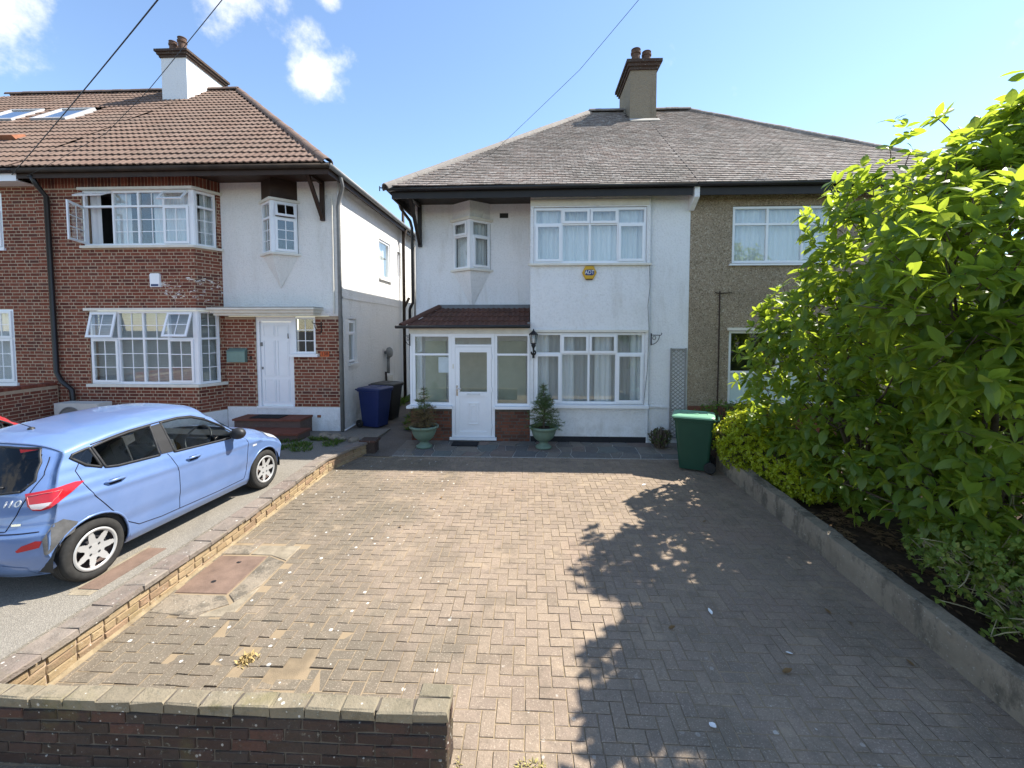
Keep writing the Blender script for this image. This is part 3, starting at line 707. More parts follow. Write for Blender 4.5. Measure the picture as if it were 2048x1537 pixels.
# windows with glazing bars
def lightset(n, ops): return {k: v for k, v in ops.items()}
F = Fr((-11.2, 9.55, 0), XV, -YV)
window(H1, F, [1.12, 1.79, 2.38, 2.97, 3.60], [1.23, 2.27, 2.90], {(0, 1): dict(open=('top', 14)), (3, 1): dict(open=('top', 20)), (0, 0): dict(sash=1), (3, 0): dict(sash=1)}, curtain='blind', cm=M_CURT2, bars=[(2, 3), (2, 2)], dpos=-.02)
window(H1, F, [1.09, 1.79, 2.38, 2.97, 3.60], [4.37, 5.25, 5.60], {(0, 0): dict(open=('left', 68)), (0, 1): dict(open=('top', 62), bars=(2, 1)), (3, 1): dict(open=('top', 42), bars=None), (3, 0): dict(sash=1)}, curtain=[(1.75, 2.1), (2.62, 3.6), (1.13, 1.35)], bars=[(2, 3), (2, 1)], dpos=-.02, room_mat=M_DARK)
window(H1, FC, [.05, CL - .12], [1.23, 2.27, 2.90], {}, curtain='blind', cm=M_CURT2, bars=[(2, 3), (2, 2)], dpos=-.02, room=0)
window(H1, FC, [.05, CL - .12], [4.37, 5.25, 5.60], {}, curtain='net', bars=[(2, 3), (2, 1)], dpos=-.02, room=0)
for z0, z1 in ((1.23, 2.90), (4.37, 5.60)):
    b = MB(); b.prism([(-7.60, 9.572), (-7.545, 9.572), (-7.522, 9.60), (-7.54, 9.66), (-7.60, 9.66)], z0, z1); b.build('corner_post', M_UPVC, H1)
for z0, z1, e in ((1.165, 1.228, .06), (4.315, 4.368, .06), (2.905, 2.965, .05), (5.605, 5.66, .06)):
    b = MB(); b.prism([(-10.16, 9.55 - e), (-7.50, 9.55 - e), (-7.22, 10.07), (-7.34, 10.09), (-7.58, 9.60), (-10.16, 9.60)], z0, z1); b.build('window_sill', M_CREAM, H1)
# front door, frame, side light
b = MB(); FD.box(b, .74, .82, -.12, -.03, .62, 2.78); FD.box(b, 1.60, 1.66, -.12, -.03, .62, 2.78); FD.box(b, .82, 1.60, -.12, -.03, 2.66, 2.78); FD.box(b, .74, 1.66, -.14, .03, .59, .64)
b.build('door_frame', M_UPVC, H1)
b = MB(); FD.box(b, .825, 1.595, -.10, -.065, .65, 2.655)
dr = b.build('front_door', M_UPVC, H1)
for r0, r1 in ((.72, 1.28), (1.36, 2.22), (2.30, 2.58)):
    for c0, c1 in ((.90, 1.18), (1.24, 1.52)):
        b = MB(); FD.box(b, c0, c1, -.066, -.052, r1 - .012, r1); FD.box(b, c0, c1, -.066, -.052, r0, r0 + .012); FD.box(b, c0, c0 + .012, -.066, -.052, r0 + .012, r1 - .012); FD.box(b, c1 - .012, c1, -.066, -.052, r0 + .012, r1 - .012); FD.box(b, c0 + .035, c1 - .035, -.066, -.056, r0 + .035, r1 - .035)
        b.build('door_panel', M_UPVC, dr)
b = MB(); FD.box(b, .845, .875, -.064, -.045, 1.52, 1.58); FD.box(b, .83, .87, -.064, -.04, 2.08, 2.17); b.build('door_lock', M_GREYPIPE, dr)
b = MB(); FD.box(b, 1.50, 1.515, -.064, -.03, 2.26, 2.38); b.build('door_knocker', M_GREYPIPE, dr)
window(H1, FD, [1.665, 2.195], [1.9, 2.77], {}, bars=[(2, 3)], dpos=-.02, room=.5, room_mat=M_DARK, curtain=None)
b = MB(); FD.box(b, 1.60, 2.28, -.02, .09, 1.83, 1.895); b.build('window_sill', M_UPVC, H1)
b = MB(); FD.box(b, 2.21, 2.30, .021, .03, .38, .44); b.build('air_brick', M_TERRA, H1)
# canopy over the door: stepped slab
b = MB(); FD.box(b, -.02, 2.33, -.02, .34, 2.80, 2.86); FD.box(b, -.05, 2.37, -.02, .41, 2.861, 2.93); FD.box(b, -.08, 2.41, -.02, .48, 2.931, 2.975)
cp = b.build('door_canopy', M_CREAM, H1)
b = MB(); FD.box(b, -.085, 2.415, -.015, .485, 2.976, 2.99); b.build('lead_sheet', M_LEAD, cp)
# oriel window: two casements meeting at a point
def oriel(par, xl, xr, xa, yw, proj, z0, z1, zbot, ztopb, mt, mtop, spL, spR, bars, cur=None):
    A, Bp, Cp = Vector((xl, yw, 0)), Vector((xa, yw - proj, 0)), Vector((xr, yw, 0))
    for p, q, lt in ((A, Bp, spL), (Bp, Cp, spR)):
        d = q - p; L = d.length; d.normalize(); f = Fr(p, d, (d.y, -d.x, 0))
        window(par, f, [.02, L - .05] if p is A else [.05, L - .02], [z0, z0 + (z1 - z0) * .68, z1], lt, dpos=.0, bars=bars, curtain=cur, room=0, fr=.045)
    b = MB(); b.prism([(xa - .045, yw - proj + .03), (xa, yw - proj - .012), (xa + .045, yw - proj + .03), (xa, yw - proj + .07)], z0, z1); b.build('corner_post', M_UPVC, par)
    e = .06; b = MB()
    b.prism([(xl - e, yw + .0), (xa, yw - proj - e), (xr + e, yw + .0)], z0 - .05, z0 - .001); b.build('window_sill', M_CREAM, par)
    b = MB(); b.prism([(xl - e, yw), (xa, yw - proj - e), (xr + e, yw)], z1 + .001, z1 + .06); b.build('oriel_head', M_CREAM, par)
    b = MB(); b.add([(xl, yw + .01, z0 - .051), (xa, yw - proj + .02, z0 - .051), (xr, yw + .01, z0 - .051), (xa, yw + .01, zbot), (xa, yw - .03, zbot)], [(0, 1, 4), (1, 2, 4), (0, 4, 3), (4, 2, 3), (2, 1, 0)]); b.build('oriel_corbel', mt, par)
    b = MB(); b.prism([(xl + .01, yw), (xa, yw - proj + .015), (xr - .01, yw)], z1 + .061, ztopb); b.build('oriel_top', mtop, par)
    b = MB(); b.prism([(xl + .05, yw + .03), (xl + .05, yw + .9), (xr - .05, yw + .9), (xr - .05, yw + .03)], z0 - .04, z0 - .03); b.prism([(xl + .05, yw + .9), (xl + .05, yw + .95), (xr - .05, yw + .95), (xr - .05, yw + .9)], z0 - .04, z1 + .3)
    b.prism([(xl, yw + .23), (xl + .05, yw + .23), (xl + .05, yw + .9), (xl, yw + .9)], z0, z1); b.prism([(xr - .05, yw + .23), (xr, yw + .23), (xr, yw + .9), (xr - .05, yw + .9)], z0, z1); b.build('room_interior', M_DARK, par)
oriel(H1, -6.30, -5.42, -5.86, 10.08, .36, 4.24, 5.40, 3.45, 5.9, M_WHITE2, M_BROWNW, {}, {(0, 1): dict(open=('top', 16), bars=(2, 1)), (0, 0): dict(sash=1)}, [(2, 3), (2, 1)])
# side windows
window(H1, FS, [.55, 1.03], [1.65, 2.36, 2.73], {(0, 1): dict(sash=1)}, dpos=-.06, curtain='net', cm=M_CURT2, room=.6, room_mat=M_DARK)
window(H1, FS, [2.84, 3.85], [4.05, 5.17], {}, dpos=-.03, curtain='net', room=.6)
window(H1, FS, [4.61, 4.99], [4.22, 5.09], {}, dpos=-.06, curtain='net', room=.4)
for q in ((.5, 1.08, .001, .07, 1.57, 1.62), (2.78, 3.9, .001, .06, 3.96, 4.02)):
    b = MB(); FS.box(b, *q); b.build('window_sill', M_WHITE2, H1)
# eaves, gutters, pipes
b = MB(); b.box(-11.2, -4.27, 9.20, 9.235, 5.77, 5.93); b.box(-4.305, -4.27, 9.236, 17.1, 5.77, 5.93); b.box(-11.2, -4.306, 9.236, 10.3, 5.905, 5.925); b.box(-4.55, -4.306, 10.3, 17.1, 5.905, 5.925); b.build('fascia_and_soffit', M_BROWNW, H1)
b = MB(); b.tube([(-11.2, 9.15, 5.93), (-4.22, 9.15, 5.93)], .058, 10); b.build('gutter', M_IRON, H1, smooth=True)
b = MB(); b.tube([(-4.22, 9.15, 5.93), (-4.22, 17.1, 5.93)], .058, 10); b.build('gutter', M_GREYPIPE, H1, smooth=True)
b = MB(); b.tube([(-10.88, 9.2, 5.85), (-10.86, 9.3, 5.65), (-10.85, 9.47, 5.45), (-10.84, 9.48, 1.5), (-10.7, 9.45, 1.3), (-10.45, 9.44, 1.1), (-10.40, 9.44, .1)], .05, 10); b.build('downpipe', M_GUTTER, H1, smooth=True)
b = MB(); b.tube([(-4.24, 9.7, 5.88), (-4.28, 9.9, 5.72), (-4.42, 10.05, 5.5), (-4.44, 10.03, 5.3), (-4.44, 10.03, .02)], .045, 10); b.build('downpipe', M_GREYPIPE, H1, smooth=True)
b = MB(); b.tube([(-4.60, 10.05, 5.5), (-4.60, 10.05, 2.85)], .02, 8); b.build('cable_conduit', M_CREAM, H1)
b = MB(); b.tube([(-4.25, 14.85, 5.86), (-4.36, 14.95, 5.6), (-4.38, 15.0, 5.3), (-4.38, 15.0, .0)], .055, 10); b.tube([(-4.38, 15.0, 3.2), (-4.2, 15.0, 3.55)], .05, 8); b.tube([(-4.38, 15.0, 5.3), (-4.38, 15.0, 6.5)], .05, 8); b.build('soil_pipe', M_IRON, H1, smooth=True)
b = MB(); b.tube([(-4.42, 16.6, 5.6), (-4.42, 16.6, 0)], .045, 8); b.build('downpipe', M_GREYPIPE, H1, smooth=True)
def bracket(par, x, yw, yf, z0, z1, mat, w=.09):
    b = MB(); b.box(x - w / 2, x + w / 2, yw - .08, yw - .002, z0, z1); b.bar((x, yw - .06, z0 + .06), (x, yf + .12, z1 - .03), w * .8, w * .8); b.bar((x, yw - .08, z1 - .04), (x, yf, z1 - .04), w * .75, .07); b.build('eaves_bracket', mat, par)
bracket(H1, -4.82, 10.08, 9.25, 5.0, 5.9, M_BROWNW)
b = MB()
for zz in (.85, 2.35, 3.0): FS.box(b, .1, .16, 0, .02, zz, zz + .05)
b.build('pipe_bracket', M_GREYPIPE, H1)
# roof
SL1 = Slope(9.10, 5.97, 15.0, 10.66); RXE = -10.04
b = MB(); e = .02
b.add([SL1.P(-11.2, 0, -.03), SL1.P(-4.25, 0, -.03), SL1.P(RXE, SL1.L, -.03), SL1.P(-11.2, SL1.L, -.03), (-11.2, 20.9, 5.95), (-4.25, 20.9, 5.95)], [(0, 1, 2, 3), (1, 5, 2), (2, 5, 4, 3), (0, 4, 5, 1)])
R1 = b.build('roof', M_FELT, H1)
def wavy(w=.30, h=.385, am=.013, n=12):
    vs = []
    for y, zz in ((-.5 * h, 0), (.5 * h, 0)):
        for k in range(n + 1):
            x = -w / 2 + w * k / n; vs.append((x, -(.016 + am * max(-.35, math.cos(2 * math.pi * (k / n * 2)))), y))
    for k in range(n + 1): x = -w / 2 + w * k / n; vs.append((x, .008 - am * max(-.35, math.cos(2 * math.pi * (k / n * 2))), -.5 * h))
    m = n + 1
    return vs, [(k, k + 1, m + k + 1, m + k) for k in range(n)] + [(2 * m + k, 2 * m + k + 1, k + 1, k) for k in range(n)]
def wavy_roof(par, S_, xl, xr, mat, gauge=.335, w=.30, limit=300, vmax=None, skip=None, sc=(1, 1)):
    vs, fs = wavy(w); it = []; v = 0; k = 0; vmax = vmax or S_.L
    while v < vmax - .1:
        a, c = xl(v + .15), xr(v + .15); x = c - (w / 2)
        while x > a - .1:
            if x - w / 2 < a - .16: break
            if not (skip and skip(x, v)):
                p = S_.P(x, v + .19 + rng.uniform(-.004, .004), .012 + rng.uniform(-.002, .003)); it.append((S_.M(p, RAD(4.6), rng.gauss(0, RAD(.25))), shows(p, S_.N, .1)))
            x -= w
        v += gauge; k += 1
    lay_mesh(par, 'roof_tile', 'roof_tiles', it, vs, fs, mat, limit)
fl = (SL1.L) / (15.0 - 9.1)
wavy_roof(R1, SL1, lambda v: -11.2, lambda v: -4.27 - v / fl + .02, M_TILEL, skip=lambda x, v: False)
ridge_run(R1, 'hip_tile', SL1.P(-4.25, 0, -.03), SL1.P(RXE, SL1.L, -.03), .12, M_TILEL)
ridge_run(R1, 'ridge_tile', SL1.P(RXE, SL1.L, .02), SL1.P(-11.2, SL1.L, .02), .11, M_TILEL)
chimney(H1, -11.92, -11.08, 14.0, 15.75, 9.3, 11.20, M_PLINTHW, [(-11.35, 14.2, .48, .13), (-11.7, 14.25, .40, .12), (-11.5, 14.6, .30, .11), (-11.5, 14.95, .30, .11), (-11.5, 15.3, .30, .11), (-11.5, 15.6, .28, .1)], .22)
# ------------------------------------------------------------------ adjoining brick house at the left edge
H0 = empty('brick_house', (-14, 10.1, .05), 'red brick house cut by the left edge of the picture, skylights in its roof', 'house')
FA = Fr((-19, 9.58, 0), XV, -YV); WA = 7.798
opA = [(5.3, 7.08, 1.22, 2.95), (5.3, 6.95, 4.32, 5.6)]
b = MB(); wall_panel(b, FA, WA, 0, ZE, opA); W0 = b.build('brick_wall', M_MORTAR, H0)
it = []; bricks(it, FA, WA, .05, 5.95, opA, u0=6.2); lay(W0, 'brick', 'bricks', it, M_BRICK)
window(H0, FA, [5.3, 5.9, 6.5, 7.07], [1.24, 2.27, 2.94], {(2, 0): dict(sash=1), (2, 1): dict(sash=1)}, bars=[(2, 3), (2, 2)], curtain='net', dpos=-.01, room_mat=M_DARK)
window(H0, FA, [5.3, 5.85, 6.4, 6.94], [4.34, 5.2, 5.58], {(2, 0): dict(sash=1)}, bars=[(2, 3), (2, 1)], curtain='net', dpos=-.01, room_mat=M_DARK)
for q in ((5.25, 7.13, .001, .05, 1.17, 1.235), (5.25, 7.0, .001, .05, 4.28, 4.335)):
    b = MB(); FA.box(b, *q); b.build('window_sill', M_UPVC, H0)
b = MB(); b.box(-19, -11.21, 9.2, 9.235, 5.72, 5.93); b.box(-19, -11.21, 9.236, 9.6, 5.725, 5.745); b.build('fascia', M_UPVC, H0)
b = MB(); b.tube([(-19, 9.15, 5.93), (-11.21, 9.15, 5.93)], .058, 10); b.build('gutter', M_GUTTER, H0, smooth=True)
b = MB(); b.add([SL1.P(-24, 0, -.03), SL1.P(-11.2, 0, -.03), SL1.P(-11.2, SL1.L, -.03), SL1.P(-18.4, SL1.L, -.03), (-11.2, 20.9, 5.95), (-24, 20.9, 5.95)], [(0, 1, 2, 3), (3, 2, 4, 5), (0, 3, 5), (0, 5, 4, 1)]); R0 = b.build('roof', M_FELT, H0)
def sky_skip(x, v): return (3.9 < v < 5.1) and (-14.35 < x < -13.1 or -15.95 < x < -14.75)
wavy_roof(R0, SL1, lambda v: max(-24 + v / fl, -12.3 - v * 1.35), lambda v: -11.2, M_TILEL, skip=sky_skip)
ridge_run(R0, 'ridge_tile', SL1.P(-11.2, SL1.L, .02), SL1.P(-18.4, SL1.L, .02), .11, M_TILEL)
M_SKYG = glass_mat('skylight_glass', (.3, .35, .4), .55)
for xa in (-14.25, -15.85):
    b = MB(); f = .07
    def sb(x0, x1, v0, v1, n0, n1): b.hexa([SL1.P(x0, v0, n0), SL1.P(x1, v0, n0), SL1.P(x1, v1, n0), SL1.P(x0, v1, n0), SL1.P(x0, v0, n1), SL1.P(x1, v0, n1), SL1.P(x1, v1, n1), SL1.P(x0, v1, n1)])
    sb(xa, xa + f, 3.9, 5.05, -.02, .09); sb(xa + 1.05 - f, xa + 1.05, 3.9, 5.05, -.02, .09); sb(xa + f, xa + 1.05 - f, 3.9, 3.9 + f, -.02, .09); sb(xa + f, xa + 1.05 - f, 5.05 - f, 5.05, -.02, .09)
    sk = b.build('skylight', plain('grey_skylight_frame', (.45, .45, .45), .5), H0)
    b = MB(); sb(xa + f, xa + 1.05 - f, 3.9 + f, 5.05 - f, .05, .06); b.build('pane', M_SKYG, sk)
b = MB(); b.hexa([SL1.P(-13.4, 2.0, .02), SL1.P(-12.9, 2.0, .02), SL1.P(-12.95, 2.4, .02), SL1.P(-13.35, 2.4, .02), SL1.P(-13.35, 2.0, .14), SL1.P(-12.95, 2.0, .14), SL1.P(-13, 2.4, .05), SL1.P(-13.3, 2.4, .05)]); b.build('roof_vent', M_TERRA, R0)
# ------------------------------------------------------------------ white house in the middle
H2 = empty('white_house', (.3, 9.9, 0), 'white rendered house with clay tiled roof behind the paved driveway', 'house')
G = Fr((0, 9.5, 0), XV, -YV); G2 = Fr((2.56, 9.56, 0), XV, -YV); GR = Fr((-2.72, 10.3, 0), XV, -YV); GS = Fr((-2.72, 17.5, 0), -YV, -XV); GB = Fr((0, 10.3, 0), -YV, -XV)
ops = [(.07, 2.48, .84, 2.42), (.07, 2.48, 3.90, 5.10)]
b = MB(); wall_panel(b, G, 2.56, 0, 5.42, ops); wall_panel(b, G2, .85, 0, 5.42, [], .2)
wall_panel(b, GR, 2.72, 0, 5.44, [(.92, 1.78, 3.86, 5.0), (.95, 1.85, .05, 2.1)], .22); wall_panel(b, GS, 7.15, 0, 5.42, [], .2); wall_panel(b, GB, .75, 2.3, 5.44, [], .05)
b.add([(2.56, 9.5, 0), (2.56, 9.56, 0), (2.56, 9.56, 5.42), (2.56, 9.5, 5.42)], [(0, 1, 2, 3)])
b.build('rendered_wall', M_WHITE, H2)
b = MB(); G.box(b, .005, 2.52, .001, .012, .0, .135); b.build('black_plinth', M_BLACKPAINT, H2)
cols = [.075, .675, 1.275, 1.875, 2.475]
window(H2, G, cols, [.85, 1.955, 2.41], {(0, 0): dict(sash=1), (3, 0): dict(sash=1), (1, 1): dict(sash=1), (2, 1): dict(sash=1)}, dpos=-.03, curtain=[(.08, .42), (.70, .98), (1.42, 1.80), (2.2, 2.47)])
window(H2, G, cols, [3.91, 4.745, 5.09], {(0, 0): dict(sash=1), (3, 0): dict(sash=1), (1, 1): dict(sash=1), (2, 1): dict(sash=1)}, dpos=-.03, curtain='net')
s = MB(); vs = []
for k in range(121):
    u = .08 + 2.39 * k / 120; dd = -.24 + .008 * math.sin(u * 60); vs += [G.P(u, dd, .86), G.P(u, dd, 2.41)]
s.add(vs, [(2 * k, 2 * k + 2, 2 * k + 3, 2 * k + 1) for k in range(120)]); s.build('net_curtain', M_CURT2, H2, smooth=True)
for u0, u1, z0, z1, dd, mt in ((-.05, 2.58, 3.855, 3.898, .07, M_CREAM), (-.0, 2.53, 2.425, 2.475, .045, M_CREAM), (.02, 2.56, .775, .838, .09, M_UPVC), (-.0, 2.52, 5.13, 5.26, .018, M_CREAM)):
    b = MB(); G.box(b, u0, u1, -.01, dd, z0, z1); b.build('window_sill' if dd > .05 else 'window_head', mt, H2)
b = MB(); G2.box(b, .03, .80, .001, .03, .78, .815); b.build('render_band', M_WHITE, H2)
oriel(H2, -1.83, -.93, -1.375, 10.3, .36, 3.88, 4.98, 3.0, 5.44, M_WHITE, M_WHITE, {(0, 1): dict(sash=1)}, {(0, 0): dict(sash=1)}, None, 'net')
b = MB(); GR.box(b, 2.0, 2.2, .001, .006, 5.08, 5.19); ab = b.build('air_brick', M_METAL, H2)
b = MB()
b.box(-2.93, 3.33, 9.22, 9.252, 5.24, 5.43); b.box(-2.93, -2.90, 9.253, 17.5, 5.24, 5.43); b.box(-2.9, 3.4, 9.253, 10.4, 5.405, 5.43); b.box(-2.9, -2.72, 10.4, 17.5, 5.405, 5.43)
b.build('fascia_and_soffit', M_BLACKW, H2)
b = MB(); b.tube([(-3.0, 9.165, 5.425), (3.40, 9.165, 5.45)], .055, 10); b.tube([(-2.98, 9.165, 5.425), (-2.98, 17.4, 5.40)], .055, 10); b.build('gutter', M_GUTTER, H2, smooth=True)
b = MB(); b.prism([(9.2, 5.2), (9.2, 5.44), (9.58, 5.44), (9.58, 5.0), (9.5, 5.0)], 3.36, 3.46, Matrix(((0, 0, 1, 0), (1, 0, 0, 0), (0, 1, 0, 0), (0, 0, 0, 1)))); b.build('party_wall_corbel', M_WHITE, H2)
bracket(H2, -2.60, 10.3, 9.28, 4.42, 5.40, M_BLACKW, .085)
b = MB(); b.tube([(-2.95, 9.75, 5.38), (-2.92, 9.85, 5.2), (-2.80, 10.15, 5.0), (-2.77, 10.2, 4.85), (-2.77, 10.2, 3.1), (-2.84, 10.25, 3.0), (-2.90, 10.4, 2.95), (-2.9, 10.5, .05)], .037, 8); b.build('downpipe', M_GUTTER, H2, smooth=True)
b = MB(); b.tube([(2.54, 9.48, 3.9), (2.56, 9.478, 3.4), (2.52, 9.478, 3.0), (2.55, 9.478, 2.5), (2.53, 9.478, 1.6), (2.47, 9.475, 1.0), (2.46, 9.475, .86)], .006, 6); b.build('telephone_cable', M_GREYPIPE, H2)
b = MB(); b.tube([(-2.98, 9.15, 5.42), (-3.1, 9.15, 5.44), (-3.16, 9.15, 5.45)], .012, 6); b.tube([(-3.16, 9.15, 5.38), (-3.16, 9.15, 5.48)], .012, 6); b.build('cable_hook', M_METAL, H2)
SL2 = Slope(9.10, 5.44, 13.85, 9.12); f2 = SL2.L / 4.75; XR = 1.80; XR2 = 4.85
b = MB(); b.add([SL2.P(-3.02, 0, -.03), SL2.P(3.4, 0, -.03), SL2.P(3.4, SL2.L, -.03), SL2.P(XR, SL2.L, -.03), (-3.02, 18.5, 5.4), (3.4, 18.5, 5.4)], [(0, 1, 2, 3), (0, 3, 4), (3, 2, 5, 4), (0, 4, 5, 1)])
R2 = b.build('roof', M_FELT, H2)
def plain_roof(par, S_, xl, xr, mat, gauge=.108, w=.165, skip=None):
    it = []; v = .02; k = 0
    while v < S_.L - .04:
        a, c = xl(v + .05), xr(v + .05); x = math.floor(a / w) * w + (w / 2 if k % 2 else 0)
        while x < c + w / 2:
            xa, xb = max(x - w / 2, a), min(x + w / 2, c)
            if xb - xa > .03 and not (skip and skip((xa + xb) / 2, v)):
                sag = .03 * noise.noise(Vector((x * .55, v * .5, 2))) ; dv = .02 * noise.noise(Vector((x * .5, v * .35, 8))) + rng.gauss(0, .0025)
                p = S_.P((xa + xb) / 2, v + .07 + dv, .012 + sag * .6 + rng.gauss(0, .0012))
                it.append((S_.M(p, RAD(9.0) + rng.gauss(0, RAD(.6)), rng.gauss(0, RAD(.5))), round((xb - xa - .004) * 100) / 100, .019, .15, .003, shows(p, S_.N, (xb - xa) * .1)))
            x += w
        v += gauge; k += 1
    lay(par, 'roof_tile', 'roof_tiles', it, mat)
def nochim(x, v): p = SL2.P(x, v); return 2.86 < x < 3.68 and 13.2 < p.y
plain_roof(R2, SL2, lambda v: -3.02 + v / f2 * (XR + 3.02) / 4.75, lambda v: 3.4, M_TILEC, skip=nochim)
M_HIP = tile_mat('pale_hip_tile', [(.25, .225, .195), (.28, .25, .22), (.26, .235, .205)], (.22, .19, .16), .4, .3)
ridge_run(R2, 'hip_tile', SL2.P(-3.02, 0, -.05), SL2.P(XR, SL2.L, -.05), .135, M_HIP, .40)
ridge_run(R2, 'ridge_tile', SL2.P(XR, SL2.L, .02), SL2.P(2.86, SL2.L, .02), .10, M_TILEC); ridge_run(R2, 'ridge_tile', SL2.P(3.70, SL2.L, .02), SL2.P(3.72, SL2.L, .02), .10, M_TILEC)
M_CHR = render_mat('brown_roughcast', (.33, .27, .19), (.16, .13, .09), .6, bst=.8)
chimney(H2, 2.90, 3.66, 13.2, 14.75, 8.2, 10.0, M_CHR, [(3.10, 13.42, .42, .135), (3.42, 13.45, .36, .13), (3.2, 13.85, .28, .12), (3.2, 14.2, .28, .12), (3.25, 14.5, .26, .11)], .26)
b = MB(); b.bar(SL2.P(2.86, 4.95, .035), SL2.P(3.70, 4.95, .035), .02, .22, up=SL2.V); b.build('lead_flashing', M_CEMENT, R2)
# ------------------------------------------------------------------ pebbledash house on the right
H3 = empty('pebbledash_house', (6.3, 9.9, 0), 'brown pebbledash house joined to the white one, half hidden by the magnolia', 'house')
K = Fr((3.412, 9.555, 0), XV, -YV)
opk = [(.88, 3.0, 3.88, 5.10), (.86, 3.0, .85, 2.46)]
b = MB(); wall_panel(b, K, 6.1, 0, 5.42, opk); b.build('pebbledash_wall', M_PEBBLE, H3)
window(H3, K, [.89, 1.62, 2.35, 2.99], [3.9, 4.72, 5.09], {}, dpos=-.03, curtain='net')
M_FROST = plain('frosted_glass', (.55, .66, .66), .35, .5, var=.04)
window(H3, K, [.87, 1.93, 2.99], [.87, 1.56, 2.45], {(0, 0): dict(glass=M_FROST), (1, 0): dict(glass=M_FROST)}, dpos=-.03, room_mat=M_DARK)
b = MB(); K.box(b, .82, 3.05, -.01, .06, 3.84, 3.878); b.build('window_sill', M_UPVC, H3)
b = MB(); K.box(b, .82, 3.05, -.01, .05, 2.462, 2.52); b.build('window_head', M_CREAM, H3)
b = MB(); K.box(b, 0.02, 6.1, .001, .02, 0, .82); b.build('brick_plinth', M_BRICKP, H3)
b = MB(); b.box(3.47, 9.7, 9.22, 9.252, 5.24, 5.43); b.box(3.47, 9.7, 9.253, 9.7, 5.405, 5.43); b.build('fascia_and_soffit', M_BLACKW, H3)
b = MB(); b.tube([(3.41, 9.165, 5.45), (9.8, 9.165, 5.45)], .055, 10); b.build('gutter', M_GUTTER, H3, smooth=True)
b = MB(); b.tube([(4.05, 9.53, 3.3), (4.055, 9.53, 2.0), (4.05, 9.53, .2)], .014, 6); b.tube([(3.95, 9.53, 3.27), (4.05, 9.53, 3.25), (4.3, 9.53, 3.27)], .010, 6); b.build('wall_cable', M_BROWNW, H3)
b = MB(); b.add([SL2.P(3.4, 0, -.03), SL2.P(9.82, 0, -.03), SL2.P(XR2, SL2.L, -.03), SL2.P(3.4, SL2.L, -.03), (9.82, 18.5, 5.4), (3.4, 18.5, 5.4)], [(0, 1, 2, 3), (1, 4, 2), (3, 2, 4, 5), (0, 5, 4, 1)])
R3 = b.build('roof', M_FELT, H3)
plain_roof(R3, SL2, lambda v: 3.4, lambda v: 9.82 - v / SL2.L * (9.82 - XR2), M_TILEC, skip=nochim)
ridge_run(R3, 'hip_tile', SL2.P(9.82, 0, -.03), SL2.P(XR2, SL2.L, -.03), .115, M_TILEC, .33); ridge_run(R3, 'ridge_tile', SL2.P(3.75, SL2.L, .02), SL2.P(XR2, SL2.L, .02), .10, M_TILEC)
# ------------------------------------------------------------------ glazed porch
PO = empty('porch', (-1.33, 9.9, 0), 'white glazed porch with red brown tiled roof on the white house', 'porch')
F1 = Fr((-2.64, 9.5, 0), XV, -YV)   # u = x + 2.64
b = MB(); opp = [(.90, 1.87, .04, 2.5)]
wall_panel(b, F1, 2.635, 0, .735, opp, .1); FPS = Fr((-2.64, 10.3, 0), -YV, -XV); wall_panel(b, FPS, .80, 0, .735, [], .1); pw = b.build('brick_wall', M_MORTARD, PO)
it = []; bricks(it, F1, 2.635, .01, .73, opp); bricks(it, FPS, .80, .01, .73, []); lay(pw, 'brick', 'bricks', it, M_BRICKP)
for u0, u1 in ((-.09, .92), (1.85, 2.70)):
    b = MB(); F1.box(b, u0, u1, -.10, .09, .736, .79); b.build('porch_sill', M_UPVC, PO)
b = MB(); FPS.box(b, 0, .705, -.10, .08, .736, .79); b.build('porch_sill', M_UPVC, PO)
window(PO, F1, [.03, .905], [.795, 1.93, 2.39], {}, dpos=-.01, room=0, fr=.065)
window(PO, F1, [1.865, 2.63], [.795, 1.93, 2.39], {}, dpos=-.01, room=0, fr=.05)
window(PO, FPS, [.02, .70], [.795, 1.93, 2.39], {}, dpos=-.01, room=0, fr=.05)
b = MB(); F1.box(b, -.02, .028, -.1, .0, .795, 2.39); b.build('corner_post', M_UPVC, PO)
b = MB(); F1.box(b, -.03, 2.63, -.11, .02, 2.392, 2.52); FPS.box(b, 0, .69, -.1, .02, 2.392, 2.52); b.build('head_beam', M_CREAM, PO)
b = MB(); F1.box(b, .908, .985, -.085, .0, .10, 2.39); F1.box(b, 1.79, 1.862, -.085, .0, .10, 2.39); F1.box(b, .985, 1.79, -.085, .0, 2.30, 2.39); F1.box(b, .985, 1.79, -.085, .0, 2.10, 2.15); F1.box(b, .86, 1.9, -.1, .05, .035, .095); b.build('door_frame', M_UPVC, PO)
b = MB(); F1.box(b, .986, 1.789, -.05, -.046, 2.15, 2.30); b.build('fanlight', M_GLASS, PO)
b = MB(); a, c = .99, 1.785; F1.box(b, a, a + .095, -.06, .006, .10, 2.095); F1.box(b, c - .095, c, -.06, .006, .10, 2.095); F1.box(b, a + .095, c - .095, -.06, .006, 1.98, 2.095); F1.box(b, a + .095, c - .095, -.06, .006, 1.0, 1.10); F1.box(b, a + .095, c - .095, -.06, .006, .10, .22); F1.box(b, a + .095, c - .095, -.05, -.012, .22, 1.0)
dr = b.build('door', M_UPVC, PO)
b = MB(); F1.box(b, a + .095, c - .095, -.04, -.034, 1.10, 1.98); b.build('pane', M_GLASS, dr)
b = MB(); x0_, x1_, z0_, z1_ = a + .28, c - .28, .38, .86
